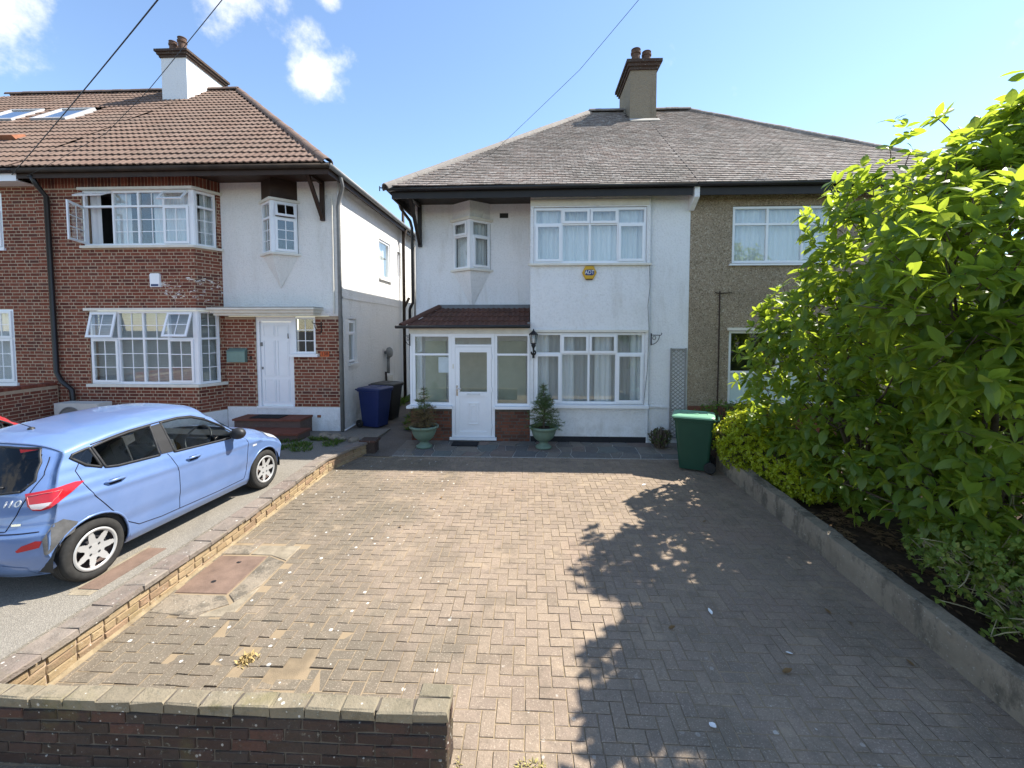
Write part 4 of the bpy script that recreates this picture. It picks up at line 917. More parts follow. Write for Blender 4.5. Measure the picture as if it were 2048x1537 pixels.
for e in (0, .06): F1.box(b, x0_ + e, x1_ - e, -.012, .004 - e * .06, z1_ - .02 - e, z1_ - e); F1.box(b, x0_ + e, x1_ - e, -.012, .004 - e * .06, z0_ + e, z0_ + .02 + e); F1.box(b, x0_ + e, x0_ + .02 + e, -.012, .004 - e * .06, z0_ + .02 + e, z1_ - .02 - e); F1.box(b, x1_ - .02 - e, x1_ - e, -.012, .004 - e * .06, z0_ + .02 + e, z1_ - .02 - e)
b.build('door_panel', M_UPVC, dr)
b = MB(); F1.box(b, 1.24, 1.54, .0065, .014, 1.03, 1.075); b.build('letter_plate', plain('satin_white', (.7, .71, .72), .35), dr)
b = MB(); F1.box(b, a + .02, a + .055, .0065, .016, 1.02, 1.25); b.tube([F1.P(a + .038, .016, 1.18), F1.P(a + .038, .05, 1.18), F1.P(a + .14, .055, 1.18)], .010, 8); b.build('door_handle', M_CHROME, dr)
for zz in (.35, 1.16, 1.88):
    b = MB(); b.tube([F1.P(c + .012, .014, zz - .05), F1.P(c + .012, .014, zz + .05)], .012, 8); F1.box(b, c + .012, c + .06, .001, .008, zz - .02, zz + .02); b.build('hinge', M_UPVC, dr)
b = MB(); F1.box(b, .93, .955, .001, .012, 1.62, 1.72); b.build('door_bell', M_CREAM, PO)
b = MB(); F1.box(b, .60, .84, -.086, -.08, 1.52, 1.87); b.build('paper_notice', plain('paper', (.75, .80, .86), .8), PO)
# inside of the porch: inner door and a cream wall lining
b = MB(); GR.box(b, .95, 1.85, -.08, -.04, .05, 2.1); b.build('inner_door', plain('inner_door_cream', (.60, .56, .43), .6), PO)
b = MB(); b.box(-2.55, -.06, 9.62, 10.29, .005, .03); b.build('porch_floor', M_STONE, PO)
for q in ((-2.5, -2.0), (-.75, -.1)):
    b = MB(); b.box(*q, 10.255, 10.275, .1, 2.2); b.build('inner_curtain', plain('greenish_curtain', (.55, .56, .43), .9), PO)
b = MB(); b.box(-2.6, -.01, 9.52, 10.29, 2.53, 2.55); b.build('porch_ceiling', M_CREAM, PO)
SLP = Slope(9.36, 2.53, 10.29, 2.97)
b = MB(); xl0, xl1 = -2.80, -2.15
b.add([SLP.P(xl0, 0, -.02), SLP.P(-.005, 0, -.02), SLP.P(-.005, SLP.L, -.02), SLP.P(xl1, SLP.L, -.02), (xl0, 10.29, 2.53)], [(0, 1, 2, 3), (0, 3, 4), (4, 3, 2, 1, 0)])
rp = b.build('roof', M_TILEP, PO)
wavy_roof(rp, SLP, lambda v: xl0 + (xl1 - xl0) * v / SLP.L + .05, lambda v: -.02, M_TILEP, gauge=.25, w=.24)
ridge_run(rp, 'hip_tile', SLP.P(xl0, 0, .02), SLP.P(xl1, SLP.L, .02), .075, M_TILEP, .3)
b = MB(); b.box(xl1, -.004, 10.24, 10.296, 2.93, 3.06); b.box(-.06, -.004, 9.4, 10.24, 2.6, 2.64); b.build('lead_flashing', M_LEAD, rp)
b = MB(); b.tube([(-2.92, 9.31, 2.535), (-.0, 9.31, 2.545)], .035, 8); b.build('gutter', M_GUTTER, PO, smooth=True)

# ------------------------------------------------------------------ blue hatchback (local: x forward, y left, z up)
def lerp_tab(tab, x):
    if x <= tab[0][0]: return tab[0][1]
    for (a, u), (c, v) in zip(tab[:-1], tab[1:]):
        if x <= c:
            t = (x - a) / (c - a); t = t * t * (3 - 2 * t) * .35 + t * .65; return u + (v - u) * t
    return tab[-1][1]
XRT = [(.18, -1.66), (.28, -1.76), (.42, -1.82), (.60, -1.825), (.68, -1.79), (.80, -1.765), (.96, -1.75), (1.10, -1.69), (1.25, -1.60), (1.36, -1.52), (1.42, -1.50)]
XFT = [(.18, 1.66), (.30, 1.77), (.45, 1.82), (.58, 1.815), (.68, 1.76), (.74, 1.68)]
ZTT = [(-1.70, 1.365), (-1.45, 1.405), (-1.1, 1.44), (-.7, 1.465), (-.3, 1.472), (.0, 1.455), (.2, 1.415), (.42, 1.30), (.68, 1.13), (.92, .985), (1.05, .945), (1.25, .90), (1.45, .845), (1.62, .775), (1.72, .71), (1.78, .67)]
WT = [(.18, .745), (.26, .785), (.40, .805), (.55, .82), (.72, .828), (.84, .825), (.93, .805), (1.0, .775), (1.1, .735), (1.22, .685), (1.32, .64), (1.42, .60), (1.5, .57)]
def body_pt(a, bb, c):
    s = (a + 1) / 2; x0 = -1.70 + s * 3.48; zt = lerp_tab(ZTT, x0)
    crown = (.03 * bb * bb + .07 * abs(bb) ** 7) if x0 < .6 else (.03 * bb * bb + .09 * abs(bb) ** 6)
    z = .18 + c * (zt - crown - .18)
    xr = lerp_tab(XRT, z) + .17 * abs(bb) ** 4.2; xf = lerp_tab(XFT, z) - .26 * abs(bb) ** 3.2 - .05 * bb * bb
    x = xr + s * (xf - xr)
    w = lerp_tab(WT, z)
    if x0 > .55: w = w + (0.0 if z > .93 else 0)
    if x > .85: w *= 1 - .13 * ((x - .85) / .97) ** 2
    if x < -1.0: w *= 1 - .085 * ((-x - 1.0) / .8) ** 2
    w += .009 * math.exp(-((z - (.80 + .03 * -x)) / .028) ** 2) - .008 * math.exp(-((z - .42) / .07) ** 2)
    yy = bb * w
    # round the top edge
    return Vector((x, yy, z))
NA, NB, NC = 150, 40, 64
def face_grid(kind):
    vs = []; 
    if kind in ('L', 'R'):
        sg = 1 if kind == 'L' else -1
        for i in range(NA + 1):
            for k in range(NC + 1): vs.append(body_pt(-1 + 2 * i / NA, sg, k / NC))
        n = NC; fs = [(i * (n + 1) + k, (i + 1) * (n + 1) + k, (i + 1) * (n + 1) + k + 1, i * (n + 1) + k + 1) for i in range(NA) for k in range(n)]
    elif kind in ('T', 'B'):
        c = 1 if kind == 'T' else 0
        for i in range(NA + 1):
            for k in range(NB + 1): vs.append(body_pt(-1 + 2 * i / NA, -1 + 2 * k / NB, c))
        n = NB; fs = [(i * (n + 1) + k, (i + 1) * (n + 1) + k, (i + 1) * (n + 1) + k + 1, i * (n + 1) + k + 1) for i in range(NA) for k in range(n)]
    else:
        a = -1 if kind == 'K' else 1
        for i in range(NB + 1):
            for k in range(NC + 1): vs.append(body_pt(a, -1 + 2 * i / NB, k / NC))
        n = NC; fs = [(i * (n + 1) + k, (i + 1) * (n + 1) + k, (i + 1) * (n + 1) + k + 1, i * (n + 1) + k + 1) for i in range(NB) for k in range(n)]
    return vs, fs
def inpoly(x, y, P):
    c = False; n = len(P)
    for i in range(n):
        x1, y1 = P[i]; x2, y2 = P[i - 1]
        if (y1 > y) != (y2 > y) and x < (x2 - x1) * (y - y1) / (y2 - y1) + x1: c = not c
    return c
def shrink(P, d):
    cx = sum(p[0] for p in P) / len(P); cy = sum(p[1] for p in P) / len(P); out = []
    for x, y in P:
        L = math.hypot(x - cx, y - cy) or 1; f = max(0, (L - d) / L); out.append((cx + (x - cx) * f, cy + (y - cy) * f))
    return out
GL_R = [(-.58, .995), (-1.03, 1.02), (-1.14, 1.04), (-1.19, 1.25), (-1.0, 1.283), (-.80, 1.305), (-.56, 1.32)]          # rear door glass
GL_Q = [(-1.17, 1.05), (-1.29, 1.105), (-1.385, 1.20), (-1.36, 1.225), (-1.215, 1.252)]                                    # quarter light
GL_F = [(.40, .935), (-.40, .982), (-.43, 1.325), (-.2, 1.328), (-.02, 1.305), (.16, 1.235), (.30, 1.15), (.46, 1.03), (.52, .955)]
HATCH = [(-.56, .985), (-.30, .965), (.0, .96), (.30, .965), (.56, .985), (.61, 1.06), (.57, 1.20), (.50, 1.315), (.25, 1.33), (0, 1.333), (-.25, 1.33), (-.50, 1.315), (-.57, 1.20), (-.61, 1.06)]
AXR, AXF, WZ, WR = -1.30, 1.0875, .29, .288
bm_v = []; bm_f = []; full_f = []
for kind in 'LRTBKF':
    vs, fs = face_grid(kind); o = len(bm_v); bm_v += vs
    for f in fs:
        c = sum((vs[i] for i in f), Vector()) / 4; g = tuple(o + i for i in (f if kind in 'LBF' else f[::-1])); full_f.append(g); keep = True
        if kind in 'LR':
            for P in (GL_R, GL_Q, GL_F):
                if inpoly(c.x, c.z, shrink(P, -.003)): keep = False
            for ax in (AXR, AXF):
                if (c.x - ax) ** 2 + (c.z - WZ) ** 2 < .335 ** 2: keep = False
        if kind == 'K' and inpoly(c.y, c.z, shrink(HATCH, -.002)): keep = False
        if kind == 'T' and .27 < c.x < .90 and abs(c.y) < .60 + .10 * (c.x - .27): keep = False
        if kind == 'B':
            for ax in (AXR, AXF):
                if abs(c.x - ax) < .34 and abs(c.y) > .5: keep = False
        if keep: bm_f.append(g)
BV = BVHTree.FromPolygons([tuple(v) for v in bm_v], full_f)
def hit(o, d):
    r = BV.ray_cast(Vector(o), Vector(d)); return (r[0], r[1]) if r[0] is not None else (None, None)
def onside(x, z, off=0, sg=-1):
    p, n = hit((x, sg * 2, z), (0, -sg, 0))
    if p is None: p, n = Vector((x, sg * .6, z)), Vector((0, sg, 0))
    if n.y * sg < 0: n = -n
    return p + n * off
def onrear(y, z, off=0):
    p, n = hit((-3, y, z), (1, 0, 0))
    if p is None: p, n = Vector((-1.6, y, z)), Vector((-1, 0, 0))
    if n.x > 0: n = -n
    return p + n * off
def ontop(x, y, off=0):
    p, n = hit((x, y, 3), (0, 0, -1))
    if n.z < 0: n = -n
    return p + n * off
def oncorner(t, z, off=0, sg=-1):     # t: metres along a diagonal round the rear corner
    d = Vector((1, -sg * 1.0, 0)).normalized(); q = Vector((-d.y * -sg, d.x * -sg, 0)) if False else Vector((d.y, -d.x, 0)) * 1
    o = Vector((-1.62, sg * .68, z)) + Vector((.7071, sg * .7071, 0)) * t - d * 1.5
    p, n = hit(o, d)
    if p is None: return o + d * 1.5
    if n.dot(d) > 0: n = -n
    return p + n * off
def clip_cell(P, x0, x1, y0, y1):
    for ax, lim, sgn in ((0, x0, 1), (0, x1, -1), (1, y0, 1), (1, y1, -1)):
        out = []
        for i in range(len(P)):
            a, c = P[i - 1], P[i]; da, dc = (a[ax] - lim) * sgn, (c[ax] - lim) * sgn
            if da >= 0: out.append(a) if False else None
            if (da >= 0) != (dc >= 0):
                t = da / (da - dc); out.append((a[0] + (c[0] - a[0]) * t, a[1] + (c[1] - a[1]) * t))
            if dc >= 0: out.append(c)
        P = out
        if len(P) < 3: return []
    return P
def patch(P, fn, off, st=.04):
    b = MB(); xs = [p[0] for p in P]; ys = [p[1] for p in P]; x = min(xs); cache = {}; vs = []; fs = []
    while x < max(xs):
        y = min(ys)
        while y < max(ys):
            q = clip_cell(P, x, x + st, y, y + st)
            if q:
                f = []
                for p in q:
                    k = (round(p[0], 4), round(p[1], 4))
                    if k not in cache: cache[k] = len(vs); vs.append(fn(p[0], p[1], off))
                    if cache[k] not in f: f.append(cache[k])
                if len(f) > 2: fs.append(tuple(f))
            y += st
        x += st
    b.add(vs, fs); return b
import numpy as np
def fitted(b, ax, deg=2):
    V = np.array(b.v); o = [i for i in range(3) if i != ax]; a = V[:, o[0]]; c = V[:, o[1]]
    cols_ = [a ** i * c ** j for i in range(deg + 1) for j in range(deg + 1 - i)]
    A = np.stack(cols_, 1); k = np.linalg.lstsq(A, V[:, ax], rcond=None)[0]; V[:, ax] = A @ k; b.v = [tuple(q) for q in V]; return b
def edge(P, fn, r, off=.002, closed=True, st=.025, n=6):
    pts = []; Q = P + [P[0]] if closed else P
    for a, c in zip(Q[:-1], Q[1:]):
        m = max(1, int(math.hypot(c[0] - a[0], c[1] - a[1]) / st))
        for k in range(m): pts.append(fn(a[0] + (c[0] - a[0]) * k / m, a[1] + (c[1] - a[1]) * k / m, off))
    pts.append(fn(Q[-1][0], Q[-1][1], off)); b = MB(); b.tube(pts, r, n); return b
def carpaint():
    t = NT('blue_metallic_paint'); t.done((.16, .24, .45), .32, .5, .15); t.b.inputs['Coat Weight'].default_value = .8; t.b.inputs['Coat Roughness'].default_value = .05
    col = t.mix(t.ss(t.noise(3, 4), .35, .75), (.12, .20, .40), (.145, .225, .43)); t.l(col, t.b.inputs['Base Color']); return t.m
M_PAINT = carpaint()
M_CGLASS = glass_mat('car_glass', (.80, .85, .84), .06); M_CGLASSD = glass_mat('dark_car_glass', (.45, .47, .48), .04)
M_BLKPL = plain('black_plastic', (.02, .02, .021), .5, .4, var=.2); M_GREYPL = plain('scuffed_grey_plastic', (.13, .13, .13), .7, .3, var=.35, sc=14)
M_RED = plain('red_lens', (.45, .012, .02), .12, .6, var=.15); M_CLEARL = plain('clear_lens', (.55, .50, .50), .12, .6, var=.15); M_RUBBER = plain('tyre_rubber', (.035, .034, .032), .85, .2, var=.3, sc=20)
M_RIM = plain('silver_wheel_trim', (.44, .44, .43), .38, .5, .3, var=.06); M_SEAT = plain('dark_seat_fabric', (.06, .06, .065), .9, .2)
M_RIB = plain('pale_red_rib', (.55, .16, .16), .3, .5)
M_HEADL = plain('headlamp_lens', (.65, .66, .66), .08, .6, var=.1); M_SEAM = plain('panel_gap', (.012, .014, .025), .7, .2)
CH = .0837 
carrot = Matrix.Rotation(RAD(90) - CH, 3, 'Z')
CAR = empty('parked_car', (-4.883, 5.295, .10), 'blue five door hatchback with a scuffed rear bumper parked on the tarmac', 'car', rot=carrot)
def cb(b, name, mat, par=None, smooth=True): return link(b.mesh(name, smooth), name, mat, par or CAR, local=True)
me = bpy.data.meshes.new('body'); me.from_pydata([tuple(v) for v in bm_v], [], bm_f); bm = bmesh.new(); bm.from_mesh(me); bmesh.ops.remove_doubles(bm, verts=bm.verts, dist=.0008); bm.to_mesh(me); bm.free()
me.polygons.foreach_set('use_smooth', [True] * len(me.polygons)); BODY = link(me, 'body', M_PAINT, CAR, local=True)
for sg in (-1, 1):
    fn = lambda x, z, o, sg=sg: onside(x, z, o, sg)
    for P, nm, mt in ((GL_R, 'rear_door_window', M_CGLASS), (GL_F, 'front_door_window', M_CGLASS), (GL_Q, 'quarter_window', M_CGLASSD)):
        w = cb(fitted(patch(P, fn, .004), 1), nm, mt); cb(edge(P, fn, .014, .0), 'window_seal', M_BLKPL, w)
    pil = [(-.56, 1.0), (-.415, .99), (-.44, 1.318), (-.555, 1.312)]
    cb(patch(pil, fn, .006), 'pillar_trim', M_BLKPL)
    # door gaps
    g1 = [(-1.205, 1.26), (-1.30, 1.19), (-1.385, 1.08), (-1.36, .95), (-1.30, .82), (-1.14, .60), (-.97, .41), (-.86, .335), (-.60, .305), (-.37, .30)]
    g2 = [(-.49, .985), (-.45, .90), (-.395, .76), (-.375, .5), (-.37, .30)]
    g3 = [(-.37, .30), (.2, .285), (.66, .29), (.70, .40), (.70, .60), (.715, .80), (.66, .90), (.52, .945)]
    for g in (g1, g2, g3): cb(edge(g, fn, .0045, -.001, False), 'door_gap', M_SEAM)
    roofl = [(-1.19, 1.275), (-.8, 1.322), (-.45, 1.338), (-.2, 1.342), (-.02, 1.322), (.16, 1.255)]
    cb(edge(roofl, fn, .007, -.001, False), 'roof_moulding', M_BLKPL)
    for hx, hz in ((-1.10, .895), (-.19, .855)):
        b = MB(); pts = [onside(hx - .10, hz, .002, sg), onside(hx - .06, hz + .004, .032, sg), onside(hx, hz + .006, .036, sg), onside(hx + .06, hz + .004, .032, sg), onside(hx + .10, hz - .002, .002, sg)]
        b.tube(pts, [.010, .013, .014, .013, .010], 8); hd = cb(b, 'door_handle', M_PAINT)
        cb(patch([(hx - .055, hz - .028), (hx + .05, hz - .028), (hx + .065, hz), (hx + .05, hz + .02), (hx - .055, hz + .02), (hx - .07, hz)], fn, .0015, .02), 'handle_recess', M_SEAM, hd)
    # mirror
    b = MB(); c0 = onside(.47, .965, 0, sg)
    mrm = Matrix.Translation(Vector((.42, sg * .92, 1.0))) @ Matrix.Rotation(RAD(sg * -12), 4, 'Z')
    b.lathe([(0, -.09), (.05, -.085), (.072, -.05), (.078, 0), (.070, .05), (.05, .085), (0, .092)], 18, mrm @ Matrix.Diagonal((.95, 1.25, 1, 1)).to_4x4() @ Matrix.Rotation(RAD(90), 4, 'Y') @ Matrix.Diagonal((1, 1, .75, 1)).to_4x4())
    b.bar(c0, Vector((.44, sg * .88, .975)), .07, .05); mi = cb(b, 'wing_mirror', M_BLKPL)
    arch_lip = [(AXR + .345 * math.cos(t), WZ + .345 * math.sin(t)) for t in [RAD(-12 + 204 * k / 24) for k in range(25)]]
    for ax in (AXR, AXF):
        P = [(ax + .338 * math.cos(RAD(-14 + 208 * k / 28)), WZ + .338 * math.sin(RAD(-14 + 208 * k / 28))) for k in range(29)]
        cb(edge(P, fn, .013, -.006, False), 'wheel_arch', M_PAINT)
        b = MB(); n = 28; vs = []
        for k in range(n + 1):
            t = RAD(-8 + 196 * k / n)
            for yy in (.79, .50): vs.append((ax + .345 * math.cos(t), sg * yy, WZ + .345 * math.sin(t)))
        b.add(vs, [(2 * k, 2 * k + 1, 2 * k + 3, 2 * k + 2) for k in range(n)]); vs = [(ax + .345 * math.cos(RAD(360 * k / n)), sg * .50, max(.19, WZ + .345 * math.sin(RAD(360 * k / n)))) for k in range(n)]; b.add(vs, [tuple(range(n))]); cb(b, 'wheel_well', M_BLKPL, smooth=False)
        # wheel
        Mw = Matrix.Translation((ax, sg * .715, WZ)) @ Matrix.Rotation(RAD(-90 * sg), 4, 'X')
        b = MB(); b.lathe([(.19, -.08), (.235, -.095), (.268, -.09), (.283, -.07), (.288, -.03), (.288, .03), (.283, .07), (.268, .09), (.235, .095), (.197, .082), (.19, .05)], 44, Mw); ty = cb(b, 'tyre', M_RUBBER)
        b = MB()
        for k in range(3): b.lathe([(.2888, -.045 + k * .045 - .006), (.2905, -.045 + k * .045), (.2888, -.045 + k * .045 + .006)], 40, Mw)
        cb(b, 'tread', M_BLKPL, ty)
        b = MB(); b.lathe([(.0, -.02), (.185, -.02), (.19, .05)], 32, Mw); cb(b, 'brake_disc', plain('rusty_brake', (.10, .07, .06), .7) if 'rusty_brake' not in bpy.data.materials else bpy.data.materials['rusty_brake'], ty)
        b = MB(); nr, na = 26, 168; vs = []; fs = []
        def dish(r): return .088 - .02 * (1 - (r / .2)) if r > .05 else .075
        for i in range(nr + 1):
            r = .2 * i / nr
            for k in range(na): t = 2 * math.pi * k / na; vs.append(Mw @ Vector((r * math.cos(t), r * math.sin(t), dish(r) + .012 * math.exp(-((r - .185) / .012) ** 2))))
        for i in range(nr):
            for k in range(na):
                r = .2 * (i + .5) / nr; t = (2 * math.pi * (k + .5) / na); q = (t * 7 / (2 * math.pi)) % 1; w = .36 - .16 * (r - .085) / .08
                hole = .092 < r < .168 and abs(q - .5) < (.13 + .24 * (r - .092) / .076)
                bolt = False
                if not hole: fs.append((i * na + k, i * na + (k + 1) % na, (i + 1) * na + (k + 1) % na, (i + 1) * na + k))
        b.add(vs, fs); rm = cb(b, 'wheel_trim', M_RIM, ty)
        for k in range(4):
            b = MB(); t = RAD(45 + 90 * k); b.lathe([(.0, .004), (.007, .004), (.011, .0)], 10, Mw @ T(.055 * math.cos(t), .055 * math.sin(t), .079)); cb(b, 'wheel_bolt', M_BLKPL, ty)
    # tail lamp round the corner
    TL = [(-.10, .965), (.02, .975), (.12, .985), (.20, .99), (.255, .975), (.20, .93), (.12, .87), (.06, .825), (.0, .81), (-.05, .82), (-.085, .86)]
    cfn = lambda t, z, o, sg=sg: oncorner(t, z, o, sg)
    w = cb(patch(TL, cfn, .010, .03), 'tail_lamp', M_RED)
    cb(patch([(-.06, .835), (-.04, .828), (.0, .825), (.05, .85), (.07, .872), (-.072, .872)], cfn, .0125, .02), 'reversing_lens', M_CLEARL, w)
    cb(edge([(-.085, .945), (.02, .955), (.125, .955), (.055, .845), (.0, .825), (-.055, .835), (-.075, .875)], cfn, .0025, .011), 'lens_rib', M_RIB, w)
    cb(patch([(-.16, .475), (-.02, .495), (.0, .55), (-.04, .56), (-.13, .53), (-.17, .49)], cfn, .004, .03), 'rear_reflector', M_RED)
    # head lamp
    cb(patch([(1.28, .77), (1.45, .77), (1.56, .72), (1.60, .66), (1.52, .64), (1.40, .69), (1.30, .73)], fn, .006, .03), 'head_lamp', M_HEADL)
    cb(patch([(.80, .715), (.88, .715), (.88, .74), (.80, .74)], fn, .004, .03), 'side_repeater', M_HEADL)
# scuff on the offside rear bumper corner
sc = [(-.0, .56), (.09, .68), (.14, .70), (.20, .62), (.17, .55), (.12, .50), (.06, .43), (.02, .40), (-.01, .44)]
cb(patch([(x + .02 * math.sin(k * 5), z + .012 * math.sin(k * 3)) for k, (x, z) in enumerate(sc)], lambda t, z, o: oncorner(t, z, o, -1), .0025, .03), 'bumper_scuff', M_GREYPL)
cb(fitted(patch(HATCH, onrear, .005), 0, 4), 'rear_window', M_CGLASSD); cb(edge(HATCH, onrear, .012, .0), 'rear_window_seal', M_BLKPL); hatch_gap = [(-.60, 1.24), (-.645, 1.10), (-.62, .96), (-.56, .80), (-.50, .66), (0, .655), (.50, .66), (.56, .80), (.62, .96), (.645, 1.10), (.60, 1.24)]
cb(edge(hatch_gap, onrear, .0045, -.001, False), 'tailgate_gap', M_SEAM); cb(edge([(-.72, .635), (-.4, .64), (0, .64), (.4, .64), (.72, .635)], onrear, .006, -.002, False), 'bumper_gap', M_SEAM)
cb(patch([(-.60, .19), (.60, .19), (.60, .31), (.45, .36), (-.45, .36), (-.60, .31)], onrear, .004), 'bumper_skirt', M_PAINT)
cb(patch([(-.30, .70), (.30, .70), (.30, .83), (-.30, .83)], onrear, .002), 'plate_recess', M_PAINT)
b = MB(); b.hexa([onrear(-.62, 1.352, -.03), onrear(.62, 1.352, -.03), onrear(.62, 1.352, -.2), onrear(-.62, 1.352, -.2), (-1.63, -.60, 1.40), (-1.63, .60, 1.40), (-1.35, .60, 1.415), (-1.35, -.60, 1.415)])
b = MB(); b.tube([onrear(.1, .99, .012), onrear(-.15, 1.0, .012), onrear(-.42, 1.02, .012)], .010, 6); cb(b, 'rear_wiper', M_BLKPL)
cb(fitted(patch([(.27, -.60), (.45, -.63), (.9, -.67), (.9, .67), (.45, .63), (.27, .60)], lambda x, y, o: ontop(x, y, o), .003, .06), 2, 3), 'windscreen', M_CGLASS)
b = MB(); p = ontop(-1.2, -.0, 0); b.lathe([(.03, -.01), (.028, .012), (.012, .022), (0, .024)], 12, Matrix.Translation(p)); b.tube([p + Vector((0, 0, .02)), p + Vector((-.17, 0, .13))], [.004, .0025], 6); cb(b, 'roof_aerial', M_BLKPL)
# seats, wheel and dashboard seen through the glass
for x, y in ((.05, -.35), (.05, .35), (-.85, -.3), (-.85, .3)):
    b = MB(); b.bar((x - .16, y, .52), (x - .34, y, 1.05), .46, .16, up=(1, 0, .3)); b.bar((x - .36, y, 1.07), (x - .39, y, 1.24), .24, .10, up=(1, 0, .3)); b.box(x - .2, x + .3, y - .24, y + .24, .40, .56); cb(b, 'seat', M_SEAT, smooth=False)
b = MB(); b.box(-1.55, .9, -.70, .70, .24, .30); b.box(-1.55, .6, .72, .74, .3, .93); b.box(-1.55, .6, -.74, -.72, .3, .93); b.box(-1.6, -1.2, -.55, .55, .3, .90); cb(b, 'cabin_lining', M_SEAT, smooth=False)
b = MB(); vs = []; n = 12
for i in range(n + 1):
    for k in range(9):
        q = body_pt(-.93 + 1.02 * i / n, -.93 + 1.86 * k / 8, 1); vs.append((q.x, q.y, q.z - .025))
b.add(vs, [(i * 9 + k, i * 9 + k + 1, (i + 1) * 9 + k + 1, (i + 1) * 9 + k) for i in range(n) for k in range(8)]); cb(b, 'headlining', plain('grey_headlining', (.35, .35, .33), .9))
b = MB(); b.box(.55, .85, -.68, .68, .60, .93); cb(b, 'dashboard', M_BLKPL, smooth=False)
b = MB(); wc = Vector((.40, -.34, .92)); ax = Vector((-.85, 0, .5)).normalized(); u = Vector((0, 1, 0)); v = ax.cross(u); b.tube([wc + (u * math.cos(RAD(k * 15)) + v * math.sin(RAD(k * 15))) * .18 for k in range(25)], .014, 6); b.tube([wc - u * .17, wc + u * .17], .016, 6); cb(b, 'steering_wheel', M_BLKPL)
# badge
M_BADGE = plain('badge_silver', (.72, .72, .72), .3, .5, .2, var=.02)
def text_mesh(txt, size, mat, name, par, M, extr=.002, shear=0, local=False, sx=1):
    cu_ = bpy.data.curves.new(name, 'FONT'); cu_.body = txt; cu_.size = size; cu_.extrude = extr; cu_.align_x = 'CENTER'; cu_.align_y = 'CENTER'; cu_.shear = shear
    o = bpy.data.objects.new('tmp', cu_); COL.objects.link(o); dg = bpy.context.evaluated_depsgraph_get(); me = bpy.data.meshes.new_from_object(o.evaluated_get(dg)); bpy.data.objects.remove(o); me.name = name
    me.transform(M @ Matrix.Diagonal((sx, 1, 1, 1)).to_4x4()); me.materials.clear()
    return link(me, name, mat, par, local=local)
def rear_text(txt, y, z, size, sx=1):
    p = onrear(y, z, .004); q = onrear(y, z + .04, .004); r = onrear(y - .03, z, .004); X = (r - p).normalized(); Yy = (q - p); Yy = (Yy - X * Yy.dot(X)).normalized(); Zz = X.cross(Yy)
    M = Matrix(((X.x, Yy.x, Zz.x, p.x), (X.y, Yy.y, Zz.y, p.y), (X.z, Yy.z, Zz.z, p.z), (0, 0, 0, 1))); return text_mesh(txt, size, M_BADGE, 'badge', CAR, M, .003, .25, True, sx)
rear_text('i10', -.515, .885, .08, 1.35)
cb(patch([(-.60, .70), (-.535, .70), (-.535, .718), (-.60, .718)], onrear, .004, .03), 'trim_badge', M_CHROME)

# second car behind it, same body in red
def copy_tree(o, parent, swap):
    c = o.copy(); COL.objects.link(c); c.parent = parent
    if o.type == 'MESH' and o.data.materials and o.data.materials[0] in swap:
        c.data = o.data.copy(); c.data.materials[0] = swap[o.data.materials[0]]
    for ch in list(o.children): copy_tree(ch, c, swap)
    return c
def redpaint():
    t = NT('red_car_paint'); t.done((.42, .02, .018), .3, .5, 0); t.b.inputs['Coat Weight'].default_value = .8; t.b.inputs['Coat Roughness'].default_value = .05; return t.m
RED = empty('parked_car', (-7.95, 5.35, .10), 'red car showing only its roof edge behind the blue hatchback', 'car', rot=carrot)
sw = {M_PAINT: redpaint()}
for ch in list(CAR.children):
    if ch.name.split('.')[0] not in ('badge', 'trim_badge', 'bumper_scuff'): copy_tree(ch, RED, sw)

# ------------------------------------------------------------------ leaves
def leaf_shape(L=1.0, W=.46, droop=.16, fold=.16, n=4, tipw=.62):
    ts = [0, .22, .5, .78, 1]; ws = [0, .72, 1, tipw, 0]; vs = [(0, 0, 0)]
    for t, w in list(zip(ts, ws))[1:-1]:
        z = -droop * t * t * L; h = W * L * w / 2; vs += [(t * L, h, z + fold * h), (t * L, 0, z), (t * L, -h, z + fold * h)]
    vs.append((L, 0, -droop * L * 1.1)); fs = [(0, 2, 1), (0, 3, 2)]
    for k in range(2): a = 1 + 3 * k; fs += [(a, a + 1, a + 4, a + 3), (a + 1, a + 2, a + 5, a + 4)]
    fs += [(7, 8, 10), (8, 9, 10)]
    return vs, fs
def aim(p, d, roll, s):
    d = d.normalized(); q = d.cross(ZV)
    if q.length < 1e-3: q = Vector((1, 0, 0))
    q.normalize(); n = q.cross(d)
    B = Matrix(((d.x, -q.x, n.x, p.x), (d.y, -q.y, n.y, p.y), (d.z, -q.z, n.z, p.z), (0, 0, 0, 1)))
    return B @ Matrix.Rotation(roll, 4, 'X') @ Matrix.Scale(s, 4)
def rdir(r): 
    z = r.uniform(-1, 1); t = r.uniform(0, 2 * math.pi); q = math.sqrt(1 - z * z); return Vector((q * math.cos(t), q * math.sin(t), z))
def in_blob(p, B): return sum(((p[i] - B[0][i]) / B[1][i]) ** 2 for i in range(3)) ** .5
